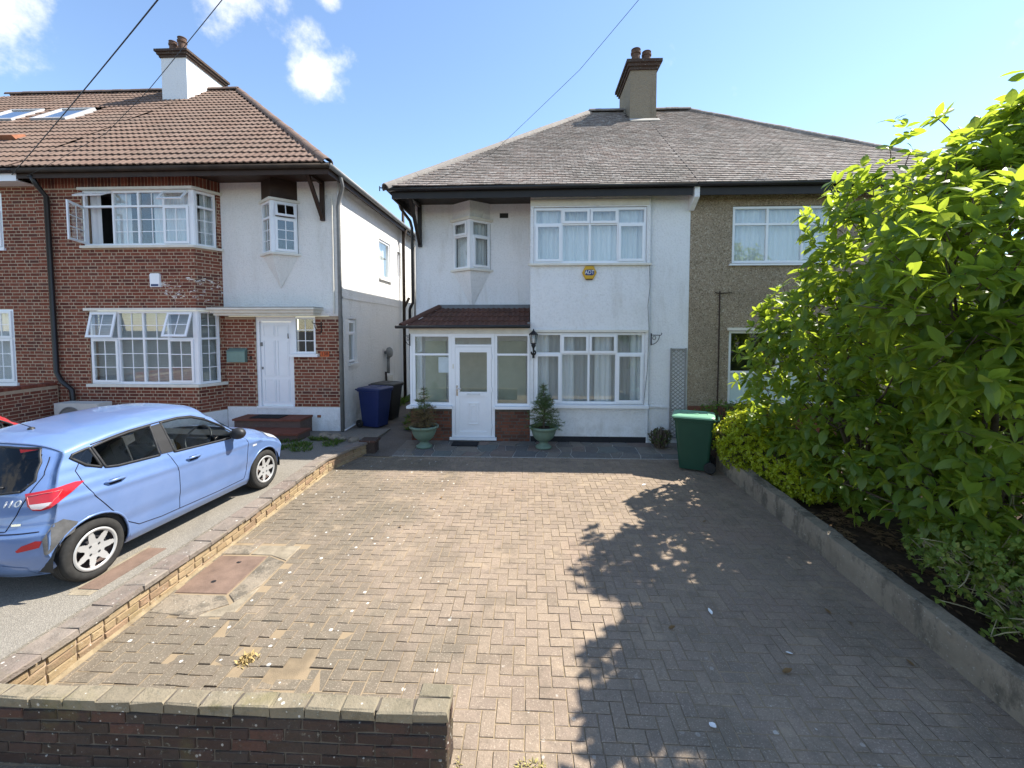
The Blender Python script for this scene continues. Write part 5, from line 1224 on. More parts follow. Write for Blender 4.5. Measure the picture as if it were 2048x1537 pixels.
def shrub(name, loc, label, cat, blobs, nclus, per, size, shape, mat, seed, zmin=.15, limit=300, up=.35, spread=(45, 85), depth=.16, trunk=None, rough=.18, jut=0, xmin=None, wood=None, group=None, wr=1):
    r = random.Random(seed); root = empty(name, loc, label, cat, group)
    vs, fs = shape; it = []; wts = [b[1][0] * b[1][2] + b[1][1] * b[1][2] for b in blobs]; tips = []; cnt = 0; tries = 0
    while cnt < nclus and tries < nclus * 12:
        tries += 1; B = r.choices(blobs, wts)[0]; d = rdir(r); c, rad = Vector(B[0]), Vector(B[1])
        k = 1 - abs(r.gauss(0, depth)); k *= 1 + rough * noise.noise(Vector((c.x + d.x * 2.3, c.y + d.y * 2.3, c.z + d.z * 2.3)) * 1.4)
        if r.random() < jut: k += r.uniform(.03, .16)
        p = Vector((c.x + d.x * rad.x * k, c.y + d.y * rad.y * k, c.z + d.z * rad.z * k))
        if p.z < zmin + gz(p.y) or (xmin and p.x < xmin): continue
        if any(in_blob(p, o) < .72 for o in blobs if o is not B) and r.random() < .8: continue
        n = Vector((d.x / rad.x, d.y / rad.y, d.z / rad.z)).normalized()
        ax = (n + ZV * up + rdir(r) * .35).normalized(); cnt += 1; tips.append((p, ax, c))
        m = r.randint(*per); t0 = r.uniform(0, 6.28); o1 = ax.orthogonal().normalized(); o2 = ax.cross(o1)
        for j in range(m):
            t = t0 + j * 2.4 + r.uniform(-.3, .3); an = RAD(r.uniform(*spread)); dd = ax * math.cos(an) + (o1 * math.cos(t) + o2 * math.sin(t)) * math.sin(an)
            s = r.uniform(*size); q = p - ax * (.05 * j / m) * (s / .15)
            it.append((aim(q, dd - ZV * r.uniform(0, .25), r.gauss(0, .45), s), shows(q, None, s * s) * (1 if n.dot((Vector((0, 0, 2.53)) - q).normalized()) > .1 else .15)))
    lay_mesh(root, 'leaf', 'foliage', it, vs, fs, mat, limit)
    b = MB()
    for base in (trunk or []):
        base = Vector(base)
        for p, ax, c in tips[::max(1, len(tips) // (70 // len(trunk)))]:
            if (Vector((base.x, base.y, 0)) - Vector((p.x, p.y, 0))).length > 2.2: continue
            m1 = base.lerp(p, .4) + Vector((0, 0, .25 * (p.z - base.z))) + rdir(r) * .1; m2 = base.lerp(p, .75) + Vector((0, 0, .1)) + rdir(r) * .08
            b.tube([base + rdir(r) * .05, m1, m2, p], [.035 * wr, .02 * wr, .012 * wr, .004], 6, False)
    for p, ax, c in tips[::3]: b.tube([p - ax * .22 + rdir(r) * .03, p - ax * .1, p], [.006, .005, .003], 5, False)
    if b.v: b.build('branches', wood or M_BARK, root, smooth=True)
    return root
M_BARK = plain('bark', (.13, .10, .075), .9, .15, var=.35, sc=20, bump=.5)
M_MAG = leaf_mat('magnolia_leaf', [(.055, .12, .028), (.085, .165, .035), (.115, .20, .04), (.17, .25, .045), (.075, .145, .03)], (.50, .62, .05), .40, .45, .5)
blobsM = [((4.95, 4.55, 2.75), (1.25, 1.25, 2.05)), ((4.65, 5.85, 2.5), (1.12, 1.15, 2.28)), ((4.2, 6.95, 1.8), (.80, .75, 1.5)), ((4.6, 3.85, 1.45), (1.0, .9, 1.35)), ((4.25, 5.9, 1.1), (.68, 1.5, .90)), ((6.0, 6.8, 2.2), (1.3, 1.0, 2.0)), ((4.25, 4.5, .95), (.6, .9, .75)), ((3.95, 4.35, 3.25), (.55, .6, 1.0)), ((3.58, 3.72, 2.85), (.66, .6, .95)), ((6.2, 5.4, 2.9), (1.3, 1.9, 2.1)), ((5.05, 4.2, 4.1), (.75, .7, .85)), ((4.15, 5.0, 2.3), (.6, .9, 1.2))]
MAG = shrub('magnolia_shrub', (4.8, 5.3, .1), 'big broad leaved magnolia shrub overhanging the kerb wall on the right', 'shrub', blobsM, 4600, (5, 8), (.10, .21), leaf_shape(), M_MAG, 5, zmin=.30, trunk=[(4.7, 4.6, .08), (4.6, 6.1, .1), (5.2, 5.2, .1)], jut=.10, depth=.16)
M_FLOW = plain('white_petal', (.85, .84, .80), .6, .3, var=.05)
r_ = random.Random(3)
for k in range(7):
    B = r_.choice(blobsM[:5]); d = rdir(r_); d.x = -abs(d.x); p = Vector([B[0][i] + d[i] * B[1][i] * 1.0 for i in range(3)])
    if p.z < .8: continue
    b = MB(); vs, fs = leaf_shape(.07, .7, -.3, .5)
    for j in range(5): M_ = aim(p, Vector((math.cos(j * 1.26), math.sin(j * 1.26), 2.6)), 0, .62); b.add([M_ @ Vector(v) for v in vs], fs)
    b.build('flower', M_FLOW, MAG)
M_PRIV = leaf_mat('golden_hedge_leaf', [(.26, .34, .02), (.34, .42, .03), (.42, .48, .035), (.28, .36, .025)], (.75, .78, .05), .35, .5, .45)
shrub('golden_hedge', (3.85, 7.6, .1), 'bright yellow green small leaved shrub leaning over the wall by the green bin', 'shrub', [((3.75, 7.55, .55), (.52, .62, .52)), ((3.95, 6.85, .45), (.45, .6, .42)), ((3.95, 6.35, .35), (.35, .45, .3)), ((4.1, 7.9, .75), (.5, .5, .45))], 2900, (6, 9), (.042, .07), leaf_shape(W=.5), M_PRIV, 6, zmin=.12, trunk=[(3.95, 7.4, .1)], depth=.15, rough=.3, jut=.2)
M_HEDG = leaf_mat('green_hedge_leaf', [(.07, .15, .02), (.10, .20, .025), (.14, .25, .03)], (.30, .45, .04), .4, .4, .4)
shrub('clipped_hedge', (4.1, 8.95, 0), 'low green bush under the pebbledash wall behind the golden shrub', 'shrub', [((3.95, 8.9, .65), (.65, .35, .42)), ((4.6, 9.0, .6), (.6, .35, .4))], 700, (6, 9), (.035, .055), leaf_shape(W=.42), M_HEDG, 7, zmin=.1, trunk=[(4.1, 8.95, .1)], rough=.25)
M_ROSE = leaf_mat('rose_leaf', [(.10, .17, .035), (.15, .23, .05), (.19, .27, .06), (.28, .29, .06)], (.35, .45, .06), .5, .3, .35)
shrub('rose_bush', (4.0, 3.5, 0), 'sprawling small leaved rose bush at the right foot of the magnolia', 'shrub', [((4.05, 3.75, .55), (.55, .5, .45)), ((3.95, 3.25, .40), (.42, .5, .40)), ((4.3, 3.3, .6), (.5, .5, .5)), ((3.95, 4.25, .35), (.3, .35, .25))], 1000, (5, 8), (.035, .065), leaf_shape(W=.62), M_ROSE, 8, wr=.28, zmin=.08, trunk=[(4.1, 3.6, .05)], depth=.3, rough=.5, jut=.3, spread=(50, 95), wood=plain('pale_stem', (.33, .30, .18), .8))
M_SHR = leaf_mat('dull_shrub_leaf', [(.07, .10, .03), (.11, .14, .045), (.15, .15, .06)], (.2, .25, .06), .5, .3, .3)
shrub('small_shrub', (2.72, 9.15, 0), 'small scrubby plant in a stone pot between the house wall and the green bin', 'shrub', [((2.72, 9.12, .24), (.24, .22, .17))], 170, (6, 9), (.025, .045), leaf_shape(W=.4), M_SHR, 9, zmin=.08, trunk=[(2.72, 9.12, .05)])
def ground_cover(name, label, pts, n, size, mat, seed, cat):
    r = random.Random(seed); b = MB(); vs, fs = leaf_shape(W=.28)
    for k in range(n):
        x0, x1, y0, y1, z = r.choice(pts); x, y = r.uniform(x0, x1), r.uniform(y0, y1)
        if noise.noise(Vector((x * 2.2, y * 2.2, seed))) < -.08: continue
        an = r.uniform(0, 6.28); el = r.uniform(-.05, .3) if name == 'leaf_litter' else r.uniform(.25, 1.3); M_ = aim(Vector((x, y, gz(y) + .185 if name == 'leaf_litter' else z)), Vector((math.cos(an) * math.cos(el), math.sin(an) * math.cos(el), math.sin(el))), r.gauss(0, .5), r.uniform(*size)); b.add([M_ @ Vector(v) for v in vs], fs, r.random())
    return tag(b.build(name, mat), label, cat, kind='stuff')
M_WEED = leaf_mat('weed_leaf', [(.05, .10, .02), (.08, .15, .03), (.13, .17, .05), (.18, .17, .07)], (.2, .32, .04), .6, .2, .3)
ground_cover('weeds', 'low green weeds on the forecourt in front of the brick steps', [(-5.5, -4.35, 8.2, 9.2, .085), (-5.1, -4.0, 8.6, 9.3, .08)], 2600, (.04, .11), M_WEED, 4, 'weeds')
ground_cover('weeds', 'tufts of weeds along the passage between the houses', [(-3.3, -2.85, 10.9, 14, .015), (-4.4, -4.1, 11.8, 16, .015), (-3.0, -2.8, 10.4, 11.5, .015)], 1500, (.08, .28), M_WEED, 5, 'weeds')
M_STRAW = plain('straw', (.48, .36, .16), .9, .1, var=.3, sc=30)
ground_cover('dry_grass', 'straw coloured dry grass filling the missing paver hole', [(-2.38, -2.25, 3.30, 3.42, gz(3.36) - .012)], 160, (.02, .06), M_STRAW, 6, 'dry grass')
ground_cover('dry_moss', 'dry moss and dead grass at the paved edge by the road', [(-.46, .1, 2.44, 2.64, gz(2.55) + .001)], 900, (.012, .035), plain('dry_moss_leaf', (.42, .36, .14), .9, .1, var=.35, sc=20), 7, 'moss')
ground_cover('leaf_litter', 'brown leaf litter scattered over the soil of the bed', [(3.62, 4.6, 2.6, 7.0, .02), (3.62, 4.3, 4.5, 8.0, .07)], 2600, (.04, .10), plain('litter_brown', (.17, .11, .06), .9, .1, var=.4, sc=8), 12, 'leaf litter')
# ------------------------------------------------------------------ potted conifers
M_URN = plain('green_glazed_urn', (.16, .23, .17), .55, .4, var=.2, sc=9, bump=.2)
def conifer(loc, label, seed, top, sparse, dens):
    r = random.Random(seed); root = empty('potted_conifer', loc, label, 'potted plant', 'urns beside the porch')
    lo = Vector(loc); TL_ = Matrix.Translation(lo)
    b = MB(); b.lathe([(0, 0), (.165, 0), (.17, .03), (.15, .05), (.11, .075), (.085, .11), (.095, .14), (.15, .17), (.20, .22), (.24, .30), (.255, .36), (.27, .40), (.30, .415), (.31, .44), (.30, .462), (.275, .465), (.25, .43), (.235, .40)], 36, TL_)
    for k in range(2): pass
    b.build('urn', M_URN, root, smooth=True)
    b = MB(); b.lathe([(0, .425), (.12, .43), (.245, .415)], 24, TL_); b.build('potting_soil', M_SOIL, root)
    b = MB(); b.tube([lo + Vector((0, 0, .40)), lo + Vector((.012, 0, .8)), lo + Vector((0, 0, top))], [.022, .014, .004], 8); b.build('trunk', M_BARK, root)
    for part, (z0, z1, nb, rad, mt) in enumerate(sparse):
        b = MB(); wood = MB(); 
        for k in range(nb):
            z = r.uniform(z0, z1); f = 1 - (z - z0) / (top - z0 + .05); L = rad * f * r.uniform(.6, 1.05) + .03; an = r.uniform(0, 6.28); d = Vector((math.cos(an), math.sin(an), r.uniform(-.25, .45) + .25 * (1 - f))).normalized()
            p0 = lo + Vector((0, 0, z)); p1 = p0 + d * L - Vector((0, 0, .12 * L)); wood.tube([p0, p0 + d * L * .5, p1], [.005, .004, .002], 4, False)
            nn = int(L * dens)
            for j in range(nn):
                t = r.uniform(.15, 1); q = p0.lerp(p1, t) + rdir(r) * .012; dd = (d * .7 + rdir(r)).normalized(); M_ = aim(q, dd, r.uniform(0, 3), r.uniform(.03, .062)); b.add([M_ @ Vector(v) for v in ((0, -.08, 0), (1, -.03, 0), (1, .03, 0), (0, .08, 0))], [(0, 1, 2, 3)], r.random())
        wood.build('branches', M_BARK, root); tag(b.build('needles', mt, root), kind='stuff')
M_NEED = leaf_mat('conifer_needle', [(.07, .12, .045), (.10, .155, .055), (.14, .18, .065)], (.22, .30, .08), .5, .3, .3)
M_NEEDB = leaf_mat('brown_needle', [(.16, .12, .05), (.20, .14, .06), (.14, .13, .06)], (.25, .2, .08), .6, .2, .3)
conifer((-2.24, 9.02, gz(9.02) + .012), 'thin browning conifer in a green urn on the left of the porch door', 21, 1.30, [(.46, .82, 75, .44, M_NEEDB), (.75, 1.25, 46, .25, M_NEED)], 140)
conifer((.285, 9.06, gz(9.06) + .012), 'bushy green conifer in an urn below the bay window', 22, 1.38, [(.50, 1.0, 70, .42, M_NEED), (.85, 1.32, 45, .20, M_NEED)], 230)
# ------------------------------------------------------------------ wheeled bins (local y = back)
def bin_(loc, ang, label, body, lid, hgt=1.03):
    root = empty('wheeled_bin', loc, label, 'bin', None, rot=Matrix.Rotation(ang, 3, 'Z'))
    b = MB(); w0, w1, f0, f1, k0, k1 = .21, .275, -.24, -.335, .25, .32; secs = []
    def rr(w, f, k, c, z): 
        P = []
        for sx, sy, a0 in ((1, 'k', 0), (-1, 'k', 90), (-1, 'f', 180), (1, 'f', 270)):
            cx = sx * (w - c); cy = (k - c) if sy == 'k' else (f + c)
            for j in range(4): t = RAD(a0 + 30 * j); P.append((cx + c * math.cos(t), cy + c * math.sin(t), z))
        return P
    zs = [(0.03, 0, 0), (.06, .02, .0), (.45, .42, 0), (.86, .86, 0), (.90, .90, .0), (.905, .90, .02), (.955, .95, .022), (.96, .95, -.02), (.2, .2, -.02)]
    rings = []
    for z, t, e in zs:
        t = (z - .03) / .93; rings.append(rr(w0 + (w1 - w0) * t + e, f0 + (f1 - f0) * t - e, k0 + (k1 - k0) * t + e, .045, z))
    n = 16; vs = [p for q in rings for p in q]; b.add(vs, [(i * n + k, i * n + (k + 1) % n, (i + 1) * n + (k + 1) % n, (i + 1) * n + k) for i in range(len(rings) - 1) for k in range(n)] + [tuple(range(n - 1, -1, -1)), tuple((len(rings) - 1) * n + k for k in range(n))])
    def lb(b, nm, mt, sm=False, par=None): return link(b.mesh(nm, sm), nm, mt, par or root, local=True)
    lb(b, 'body', body)
    b = MB()
    for x in (-.18, .18): b.box(x - .012, x + .012, f0 - .02, f0 + .02, .06, .3); 
    b = MB(); rl = [rr(.30, -.37, .335, .06, .958), rr(.305, -.375, .34, .06, .985), rr(.285, -.35, .32, .06, 1.003), rr(.20, -.25, .22, .05, 1.022), rr(.19, -.24, .21, .05, 1.012)]
    vs = [p for q in rl for p in q]; b.add(vs, [(i * n + k, i * n + (k + 1) % n, (i + 1) * n + (k + 1) % n, (i + 1) * n + k) for i in range(4) for k in range(n)] + [tuple(range(n - 1, -1, -1)), tuple(4 * n + k for k in range(n))]); ld = lb(b, 'lid', lid)
    b = MB(); b.box(-.10, .10, -.13, .07, 1.0125, 1.022); lb(b, 'lid_panel', lid, par=ld)
    b = MB(); b.tube([(-.25, .34, .93), (-.25, .40, .95), (.25, .40, .95), (.25, .34, .93)], .016, 8); lb(b, 'handle', body)
    b = MB(); b.tube([(-.29, .27, .1), (.29, .27, .1)], .011, 8); lb(b, 'axle', M_GREYPIPE)
    for x in (-.265, .265):
        b = MB(); b.lathe([(0, -.022), (.05, -.024), (.075, -.024), (.098, -.02), (.1, 0), (.098, .02), (.075, .024), (.05, .018), (0, .03)], 22, Matrix.Translation((x, .27, .1)) @ Matrix.Rotation(RAD(90), 4, 'Y')); lb(b, 'wheel', M_RUBBER, True)
    return root
M_GBIN = plain('green_bin_plastic', (.010, .055, .032), .45, .4, var=.12); M_GLID = plain('faded_green_lid', (.20, .42, .28), .4, .45, var=.12)
M_BBIN = plain('blue_bin_plastic', (.015, .028, .11), .45, .4, var=.12); M_KBIN = plain('black_bin_plastic', (.022, .02, .02), .5, .4, var=.2)
gb = bin_((3.00, 8.0, gz(8.0) + .004), RAD(-111.7), 'green wheeled bin with a pale lid at the end of the driveway', M_GBIN, M_GLID)
b = MB(); b.tube([(-.277, .12, .93), (-.288, .12, .88), (-.282, .14, .80), (-.286, .13, .76)], .012, 6); link(b.mesh('bin_tag'), 'bin_tag', M_FLOW, gb, local=True)
bin_((-3.93, 10.8, .018), RAD(70.7), 'blue wheeled bin against the side wall of the brick house', M_BBIN, plain('blue_bin_lid', (.03, .045, .13), .4, .45))
bin_((-3.92, 11.7, .018), RAD(75), 'black wheeled bin behind the blue one in the passage', M_KBIN, plain('grey_bin_lid', (.10, .095, .085), .6, .3))
# ------------------------------------------------------------------ things on and beside the walls
al = empty('burglar_alarm', (1.265, 9.5, 3.69), 'yellow hexagonal alarm box under the upper bay window', 'alarm box')
M_YEL = plain('alarm_yellow', (.62, .36, .02), .45, .4, var=.12); M_NAVY = plain('alarm_navy', (.012, .03, .16), .5, .4, var=.1)
def face_m(x, y, z): return Matrix(((1, 0, 0, x), (0, 0, -1, y), (0, 1, 0, z), (0, 0, 0, 1)))   # local xy plane -> facade facing the road
hexp = [(-.155, 0), (-.085, .14), (.085, .14), (.155, 0), (.085, -.14), (-.085, -.14)]
b = MB(); m = face_m(1.265, 9.5, 3.70); b.prism(hexp, .0, .045, m); b.prism([(x * .88, y * .88) for x, y in hexp], .0451, .062, m); b.build('housing', M_YEL, al)
b = MB(); b.prism([(-.06, -.155), (.06, -.155), (.075, -.141), (-.075, -.141)], .0, .05, m); b.build('strobe', M_METAL, al)
b = MB(); b.prism([(-.1, -.035), (-.07, -.06), (.07, -.06), (.1, -.035), (.1, .035), (.07, .06), (-.07, .06), (-.1, .035)], .0622, .0645, m); b.build('logo_plate', M_NAVY, al)
text_mesh('ADT', .115, M_FLOW, 'lettering', al, face_m(1.265, 9.5 - .0655, 3.70), .0006, .0, sx=.85)
a2 = empty('burglar_alarm', (-8.44, 9.55, 3.58), 'white alarm box with blue strip on the red brick wall', 'alarm box')
b = MB(); b.prism([(-.11, -.155), (.11, -.155), (.115, .12), (.09, .15), (-.09, .15), (-.115, .12)], 0, .05, face_m(-8.44, 9.547, 3.59)); b.build('housing', M_UPVC, a2)
b = MB(); b.prism([(-.085, -.14), (.085, -.14), (.085, -.09), (-.085, -.09)], .0505, .056, face_m(-8.44, 9.547, 3.59)); b.build('strobe', plain('strobe_blue', (.02, .04, .14), .3), a2)
nm = empty('house_number', (-4.86, 10.1, 1.9), 'orange number plaque reading 138 on the brick wall', 'sign')
b = MB(); b.prism([(-.105, -.062), (.105, -.062), (.105, .062), (-.105, .062)], 0, .012, face_m(-4.86, 10.096, 1.895)); b.build('plaque', plain('orange_plaque', (.55, .10, .02), .5, .4, var=.15), nm)
text_mesh('138', .115, plain('dark_red_digits', (.02, .004, .003), .5), 'digits', nm, face_m(-4.86, 10.096 - .0135, 1.897), .001, 0, sx=1.0)
mb_ = empty('mailbox', (-6.97, 10.1, 1.7), 'pale green metal letter box on the brick wall left of the white door', 'mailbox')
M_MAIL = plain('green_mailbox_metal', (.17, .27, .24), .45, .5, .2, var=.15)
b = MB(); F = Fr((-7.28, 10.097, 0), XV, -YV); F.box(b, .09, .53, 0, .10, 1.70, 1.95); b.build('box', M_MAIL, mb_)
b = MB(); b.hexa([F.P(.08, .12, 1.951), F.P(.54, .12, 1.951), F.P(.54, 0, 1.951), F.P(.08, 0, 1.951), F.P(.09, .10, 1.975), F.P(.53, .10, 1.975), F.P(.53, 0, 2.03), F.P(.09, 0, 2.03)]); b.build('flap', M_MAIL, mb_)
b = MB(); F.box(b, .60, .635, 0, .02, 1.76, 1.84); tag(b.build('door_bell', M_METAL), 'small black bell push beside the green letter box', 'bell')
ln = empty('wall_lantern', (.07, 9.45, 2.2), 'black carriage lantern on the white post between porch and bay window', 'lamp')
c = Vector((.07, 9.345, 0)); b = MB(); b.lathe([(0, 2.50), (.012, 2.485), (.014, 2.46), (.03, 2.445), (.095, 2.385), (.10, 2.37), (.09, 2.365), (0, 2.365)], 6, Matrix.Translation(c)); b.build('lantern_roof', M_METAL, ln)
b = MB()
for k in range(6): t = RAD(60 * k); b.bar(c + Vector((.085 * math.cos(t), .085 * math.sin(t), 2.366)), c + Vector((.055 * math.cos(t), .055 * math.sin(t), 2.19)), .010, .010)
b.lathe([(.06, 2.19), (.064, 2.175), (.045, 2.16), (.05, 2.13), (.02, 2.08), (.026, 2.06), (0, 2.03)], 12, Matrix.Translation(c)); b.build('lantern_cage', M_METAL, ln)
b = MB(); b.lathe([(.05, 2.195), (.078, 2.362)], 6, Matrix.Translation(c)); b.build('lantern_glass', glass_mat('lantern_glass', (.8, .85, .85), .15), ln)
b = MB(); pts = [c + Vector((0, 0, 2.05)), c + Vector((0, 0, 1.98))] + [Vector((.07, 9.40, 1.98)) + Vector((.045 * math.sin(RAD(a)), 0, .045 * math.cos(RAD(a)))) for a in range(0, 330, 30)]; b.tube(pts, .018, 8); b.box(.045, .095, 9.41, 9.468, 1.86, 1.97); b.tube([Vector((.07, 9.44, 1.9)), c + Vector((0, .03, 1.98))], .014, 8); b.build('scroll_arm', M_METAL, ln)
def basket_bracket(x, yw, z, label, dirx=0):
    root = empty('hanging_basket_bracket', (x, yw, z), label, 'bracket', 'hanging basket brackets on the house fronts'); d = Vector((dirx, -1, 0)).normalized(); P = Vector((x, yw, z))
    b = MB(); b.bar(P + d * .006 - ZV * .22, P + d * .006 + ZV * .04, .025, .01, up=d); b.build('back_plate', M_METAL, root)
    b = MB(); b.tube([P + d * .01, P + d * .24, P + d * .27 + ZV * .03, P + d * .25 + ZV * .05], .008, 6); b.tube([P + d * .01 - ZV * .2] + [P + d * (.01 + .2 * math.sin(RAD(a))) - ZV * (.2 * math.cos(RAD(a))) for a in range(10, 91, 10)], .007, 6); cc = P + d * .08 - ZV * .06
    b.tube([cc + d * (.04 * math.cos(RAD(a))) + ZV * (.04 * math.sin(RAD(a))) for a in range(0, 361, 30)], .006, 6); b.build('scroll_arm', M_METAL, root)
basket_bracket(2.62, 9.56, 2.36, 'scrolled iron bracket on the white wall right of the bay window', .8)
basket_bracket(-2.655, 9.5, 2.34, 'scrolled iron bracket at the left corner post of the porch', -.25)
basket_bracket(-4.93, 10.098, 2.62, 'scrolled iron bracket on the brick pier above the number plaque', -.4)
# trellis
tr = empty('trellis', (3.2, 9.5, .25), 'narrow grey wooden trellis against the white wall behind the green bin', 'trellis')
M_TREL = plain('grey_weathered_wood', (.30, .29, .27), .85, .2, var=.25, sc=12); x0, x1, z0, z1 = 3.03, 3.375, .06, 2.08
for xa in (x0, x1 - .03): b = MB(); b.box(xa, xa + .03, 9.515, 9.54, z0, z1); b.build('stile', M_TREL, tr)
for za in (z0 + .05, z1 - .04): b = MB(); b.box(x0 + .03, x1 - .03, 9.517, 9.54, za, za + .03); b.build('rail', M_TREL, tr)
k = 0; z = z0 + .1 - .22
while z < z1 - .05:
    for s, yy in ((1, 9.522), (-1, 9.532)):
        za, zb_ = (z, z + .235) if s > 0 else (z + .235, z); xa, xb = x0 + .03, x1 - .03; lo, hi = z0 + .082, z1 - .042
        t0, t1 = 0., 1.; dz = zb_ - za
        ts = sorted(((lo - za) / dz, (hi - za) / dz)); t0, t1 = max(t0, ts[0]), min(t1, ts[1])
        if t1 - t0 > .1: b = MB(); b.bar((xa + (xb - xa) * t0, yy, za + dz * t0), (xa + (xb - xa) * t1, yy, za + dz * t1), .007, .014, up=(0, 0, 1)); b.build('lattice_slat', M_TREL, tr)
    z += .085
# steps, mats, air conditioner, side clutter
st = empty('brick_steps', (-5.98, 9.7, .08), 'two red tiled brick steps up to the white front door', 'steps')
M_QT = brick_mat('red_quarry_tile', [(.20, .075, .05), (.24, .095, .065), (.18, .075, .055)], damt=.35, dirt=(.12, .08, .065)); M_STB = brick_mat('dark_step_brick', [(.13, .09, .075), (.17, .12, .10), (.11, .08, .07)], damt=.4, lichen=.3)
b = MB(); b.box(-6.74, -5.2, 9.55, 10.078, .05, .40); b.build('riser', M_STB, st); b = MB(); b.box(-6.95, -4.98, 9.02, 9.549, .05, .21); b.build('riser', M_STB, st)
for k in range(4): b = MB(); xa = -6.77 + k * .40; b.box(xa, xa + .392, 9.52, 10.077, .401, .445); b.build('step_tile', M_QT, st)
for k in range(5): b = MB(); xa = -6.98 + k * .405; b.box(xa, xa + .397, 8.99, 9.549, .211, .255); b.build('step_tile', M_QT, st)
b = MB(); b.box(-6.42, -5.72, 9.60, 9.98, .446, .462); tag(b.build('doormat', M_MAT), 'dark doormat on the top step at the white panelled door', 'doormat')
b = MB(); b.box(-1.68, -1.12, 9.08, 9.40, gz(9.2) + .016, gz(9.2) + .032); tag(b.build('doormat', M_MAT), 'black doormat on the crazy paving at the porch door', 'doormat')
ac = empty('air_conditioner', (-9.95, 9.25, .1), 'white outdoor air conditioning unit against the brick wall behind the car', 'air conditioner')
b = MB(); b.box(-10.45, -9.45, 9.05, 9.38, .16, .86); b.build('casing', plain('ac_white', (.62, .62, .58), .5), ac)
b = MB(); b.lathe([(.27, 0), (.28, .012), (.26, .02), (.25, .0)], 32, face_m(-10.08, 9.05, .51)); b.lathe([(0, .004), (.25, .004)], 32, face_m(-10.08, 9.05, .51))
b.build('fan_grille', M_GREYPIPE, ac); b = MB(); b.box(-10.4, -10.3, 9.1, 9.35, .08, .16); b.box(-9.6, -9.5, 9.1, 9.35, .08, .16); b.build('feet', M_GREYPIPE, ac)
dw = empty('boundary_wall', (-10.95, 7.2, .1), 'red brick dividing wall beside the air conditioning unit at the left edge', 'wall')
FW = Fr((-10.84, 4.9, 0), YV, XV); b = MB(); b.box(-11.06, -10.84, 4.9, 9.5, .0, 1.2); wv = b.build('mortar_core', M_MORTAR, dw); it = []; bricks(it, FW, 4.58, .1, 1.19, []); lay(dw, 'brick', 'bricks', it, M_BRICK)
it = []
for k in range(58): p = (-10.95, 4.94 + k * .079, 1.235); it.append((T(*p) @ rz(RAD(90)) @ RX, .072, .07, .23, .005, 1))
lay(dw, 'coping_brick', 'coping_bricks', it, M_BRICK)
b = MB(); FS.box(b, 3.15, 3.65, .0, .10, .25, 1.0); b.build('meter_box', M_CREAM, H1)
b = MB(); b.lathe([(.05, 0), (.05, .08), (.15, .09), (.17, .16), (.13, .22), (0, .22)], 18, Matrix(((0, 0, 1, -4.51), (1, 0, 0, 13.3), (0, 1, 0, 1.75), (0, 0, 0, 1)))); b.tube([(-4.42, 13.35, 1.62), (-4.42, 13.35, 1.1)], .05, 8); b.build('boiler_flue', M_GREYPIPE, H1, smooth=True)
b = MB(); b.tube([(-4.44, 10.0, .10), (-4.40, 10.05, .08), (-4.38, 10.6, .10)], .02, 8); b.build('waste_pipe', M_UPVC, H1)
plk = MB(); plk.bar((-4.2, 12.6, .02), (-4.45, 13.2, 1.15), .06, .03); tag(plk.build('timber_plank', M_BROWNW), 'dark plank leaning on the white side wall behind the bins', 'plank')
# overhead wires
def wire(label, pts, r=.011):
    P = [Vector(p) for p in pts]; out = []
    for a, c in zip(P[:-1], P[1:]):
        L = (c - a).length
        for k in range(24): t = k / 24; out.append(a.lerp(c, t) - ZV * (.0015 * L * 4 * t * (1 - t)))
    out.append(P[-1]); b = MB(); b.tube(out, r, 6); tag(b.build('overhead_wire', M_METAL), label, 'wire', 'wires crossing the sky')
wire('thick dark cable rising over the left roof to the top edge', [(-11.3, 9.2, 5.85), (-7.35, 7.0, 6.32), (-4.44, 5.2, 6.42), (-.3, 2.6, 6.45)], .008)
wire('thin cable passing in front of the white chimney', [(-10.95, 9.18, 5.8), (-7.93, 8.0, 6.15), (-6.16, 7.0, 6.40), (-3.63, 5.2, 6.42), (-.2, 2.8, 6.45)], .005)
wire('faint cable slanting up from the hip of the clay tiled roof', [(-2.4, 9.2, 5.42), (-.69, 8.0, 5.666), (.65, 6.0, 5.95), (1.18, 5.0, 6.11), (2.2, 2.8, 6.4)], .0032)
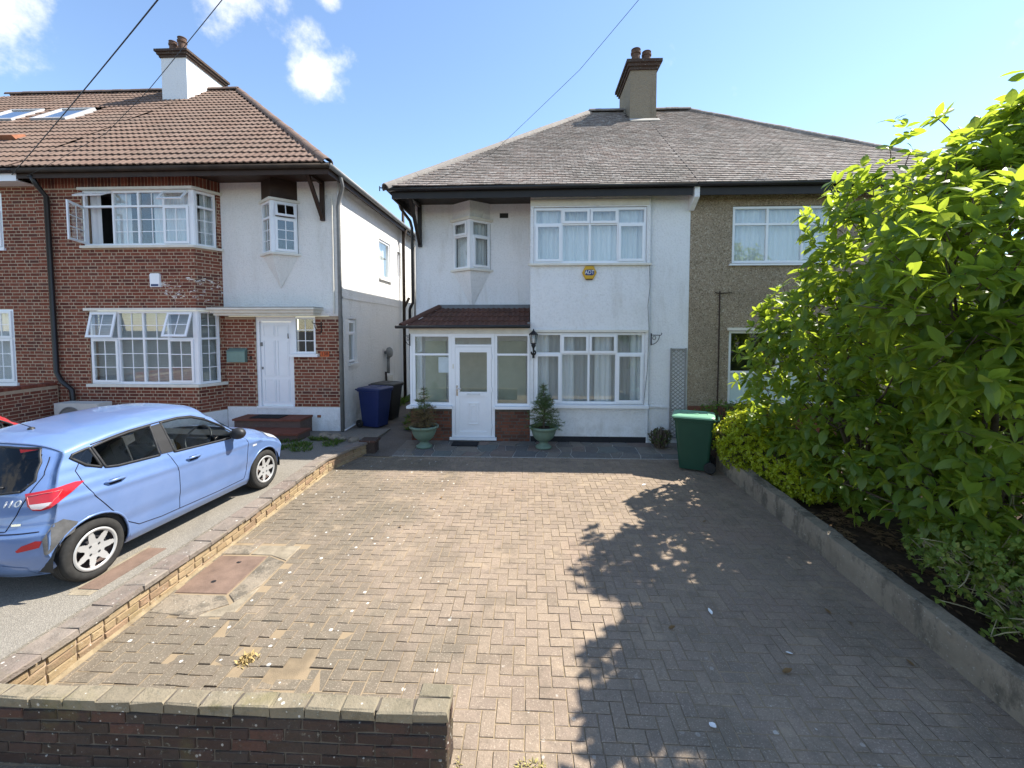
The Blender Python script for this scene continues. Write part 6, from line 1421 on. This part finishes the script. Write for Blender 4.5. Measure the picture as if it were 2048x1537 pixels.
# small litter on the drive
M_DRYL = plain('dry_leaf', (.20, .12, .05), .8, .2, var=.3)
LEAFL = ['dry brown leaf on the sunny paving right of the inspection cover', 'dry leaf in the middle of the sunny paving nearest the left wall', 'dry leaf just inside the far edge of the magnolia shadow', 'dry leaf in the shade close below the green bin', 'dry leaf in the shade beside the kerb wall, the farther of two', 'dry leaf in the shade beside the kerb wall, the nearer of two', 'dry leaf in the deep shade near the bottom right corner', 'dry leaf tight against the foot of the kerb wall', 'small leaf on the sunny paving in line with the bay window', 'small brown leaf on sunny paving at the edge of the shadow']
PETL = ['white petal on the sunlit paving in front of the bay window', 'white petal in the shade nearest the middle of the drive', 'white petal farther right in the shade of the magnolia', 'white petal at the bottom of the drive near the road']
r_ = random.Random(9); vsl, fsl = leaf_shape(W=.6, droop=-.25, fold=.3)
for k, (x, y) in enumerate([(-1.75, 5.6), (-1.35, 6.5), (2.0, 6.9), (2.35, 5.9), (2.85, 4.1), (2.95, 4.0), (2.0, 3.4), (3.1, 3.5), (-.25, 6.9), (1.25, 3.85)]):
    b = MB(); M_ = aim(Vector((x, y, gz(y) + .008)), Vector((math.cos(k * 2.1), math.sin(k * 2.1), .1)), r_.uniform(-.3, .3), r_.uniform(.05, .085)); b.add([M_ @ Vector(v) for v in vsl], fsl, r_.random()); tag(b.build('fallen_leaf', M_DRYL), LEAFL[k], 'leaf', 'fallen leaves on the driveway')
for k, (x, y) in enumerate([(1.85, 7.15), (1.72, 4.05), (2.2, 3.6), (1.25, 2.95)]):
    b = MB(); M_ = aim(Vector((x, y, gz(y) + .006)), Vector((math.cos(k * 1.7), math.sin(k * 1.7), .05)), .2, .07); b.add([M_ @ Vector(v) for v in vsl], fsl, r_.random()); tag(b.build('petal', M_FLOW), PETL[k], 'petal', 'fallen petals on the driveway')
for k in range(6):
    x, y, s = -4.55 + .16 * k + r_.uniform(-.04, .04), 9.35 + r_.uniform(-.08, .08) - .04 * k, r_.uniform(.07, .15)
    bm = bmesh.new(); bmesh.ops.create_icosphere(bm, subdivisions=2, radius=s)
    for v in bm.verts: v.co *= 1 + .3 * noise.noise(v.co * 7 + Vector((k, 0, 0))); v.co.z *= .6
    me = bpy.data.meshes.new('rock'); bm.to_mesh(me); bm.free(); o = link(me, 'rock', M_KERB, None, mw=T(x, y, .07 + s * .3)); tag(o, ['leftmost', 'second', 'third', 'fourth', 'fifth', 'rightmost'][k] + ' lump of rubble in the row by the corner downpipe', 'rock', 'rubble by the corner of the brick house')
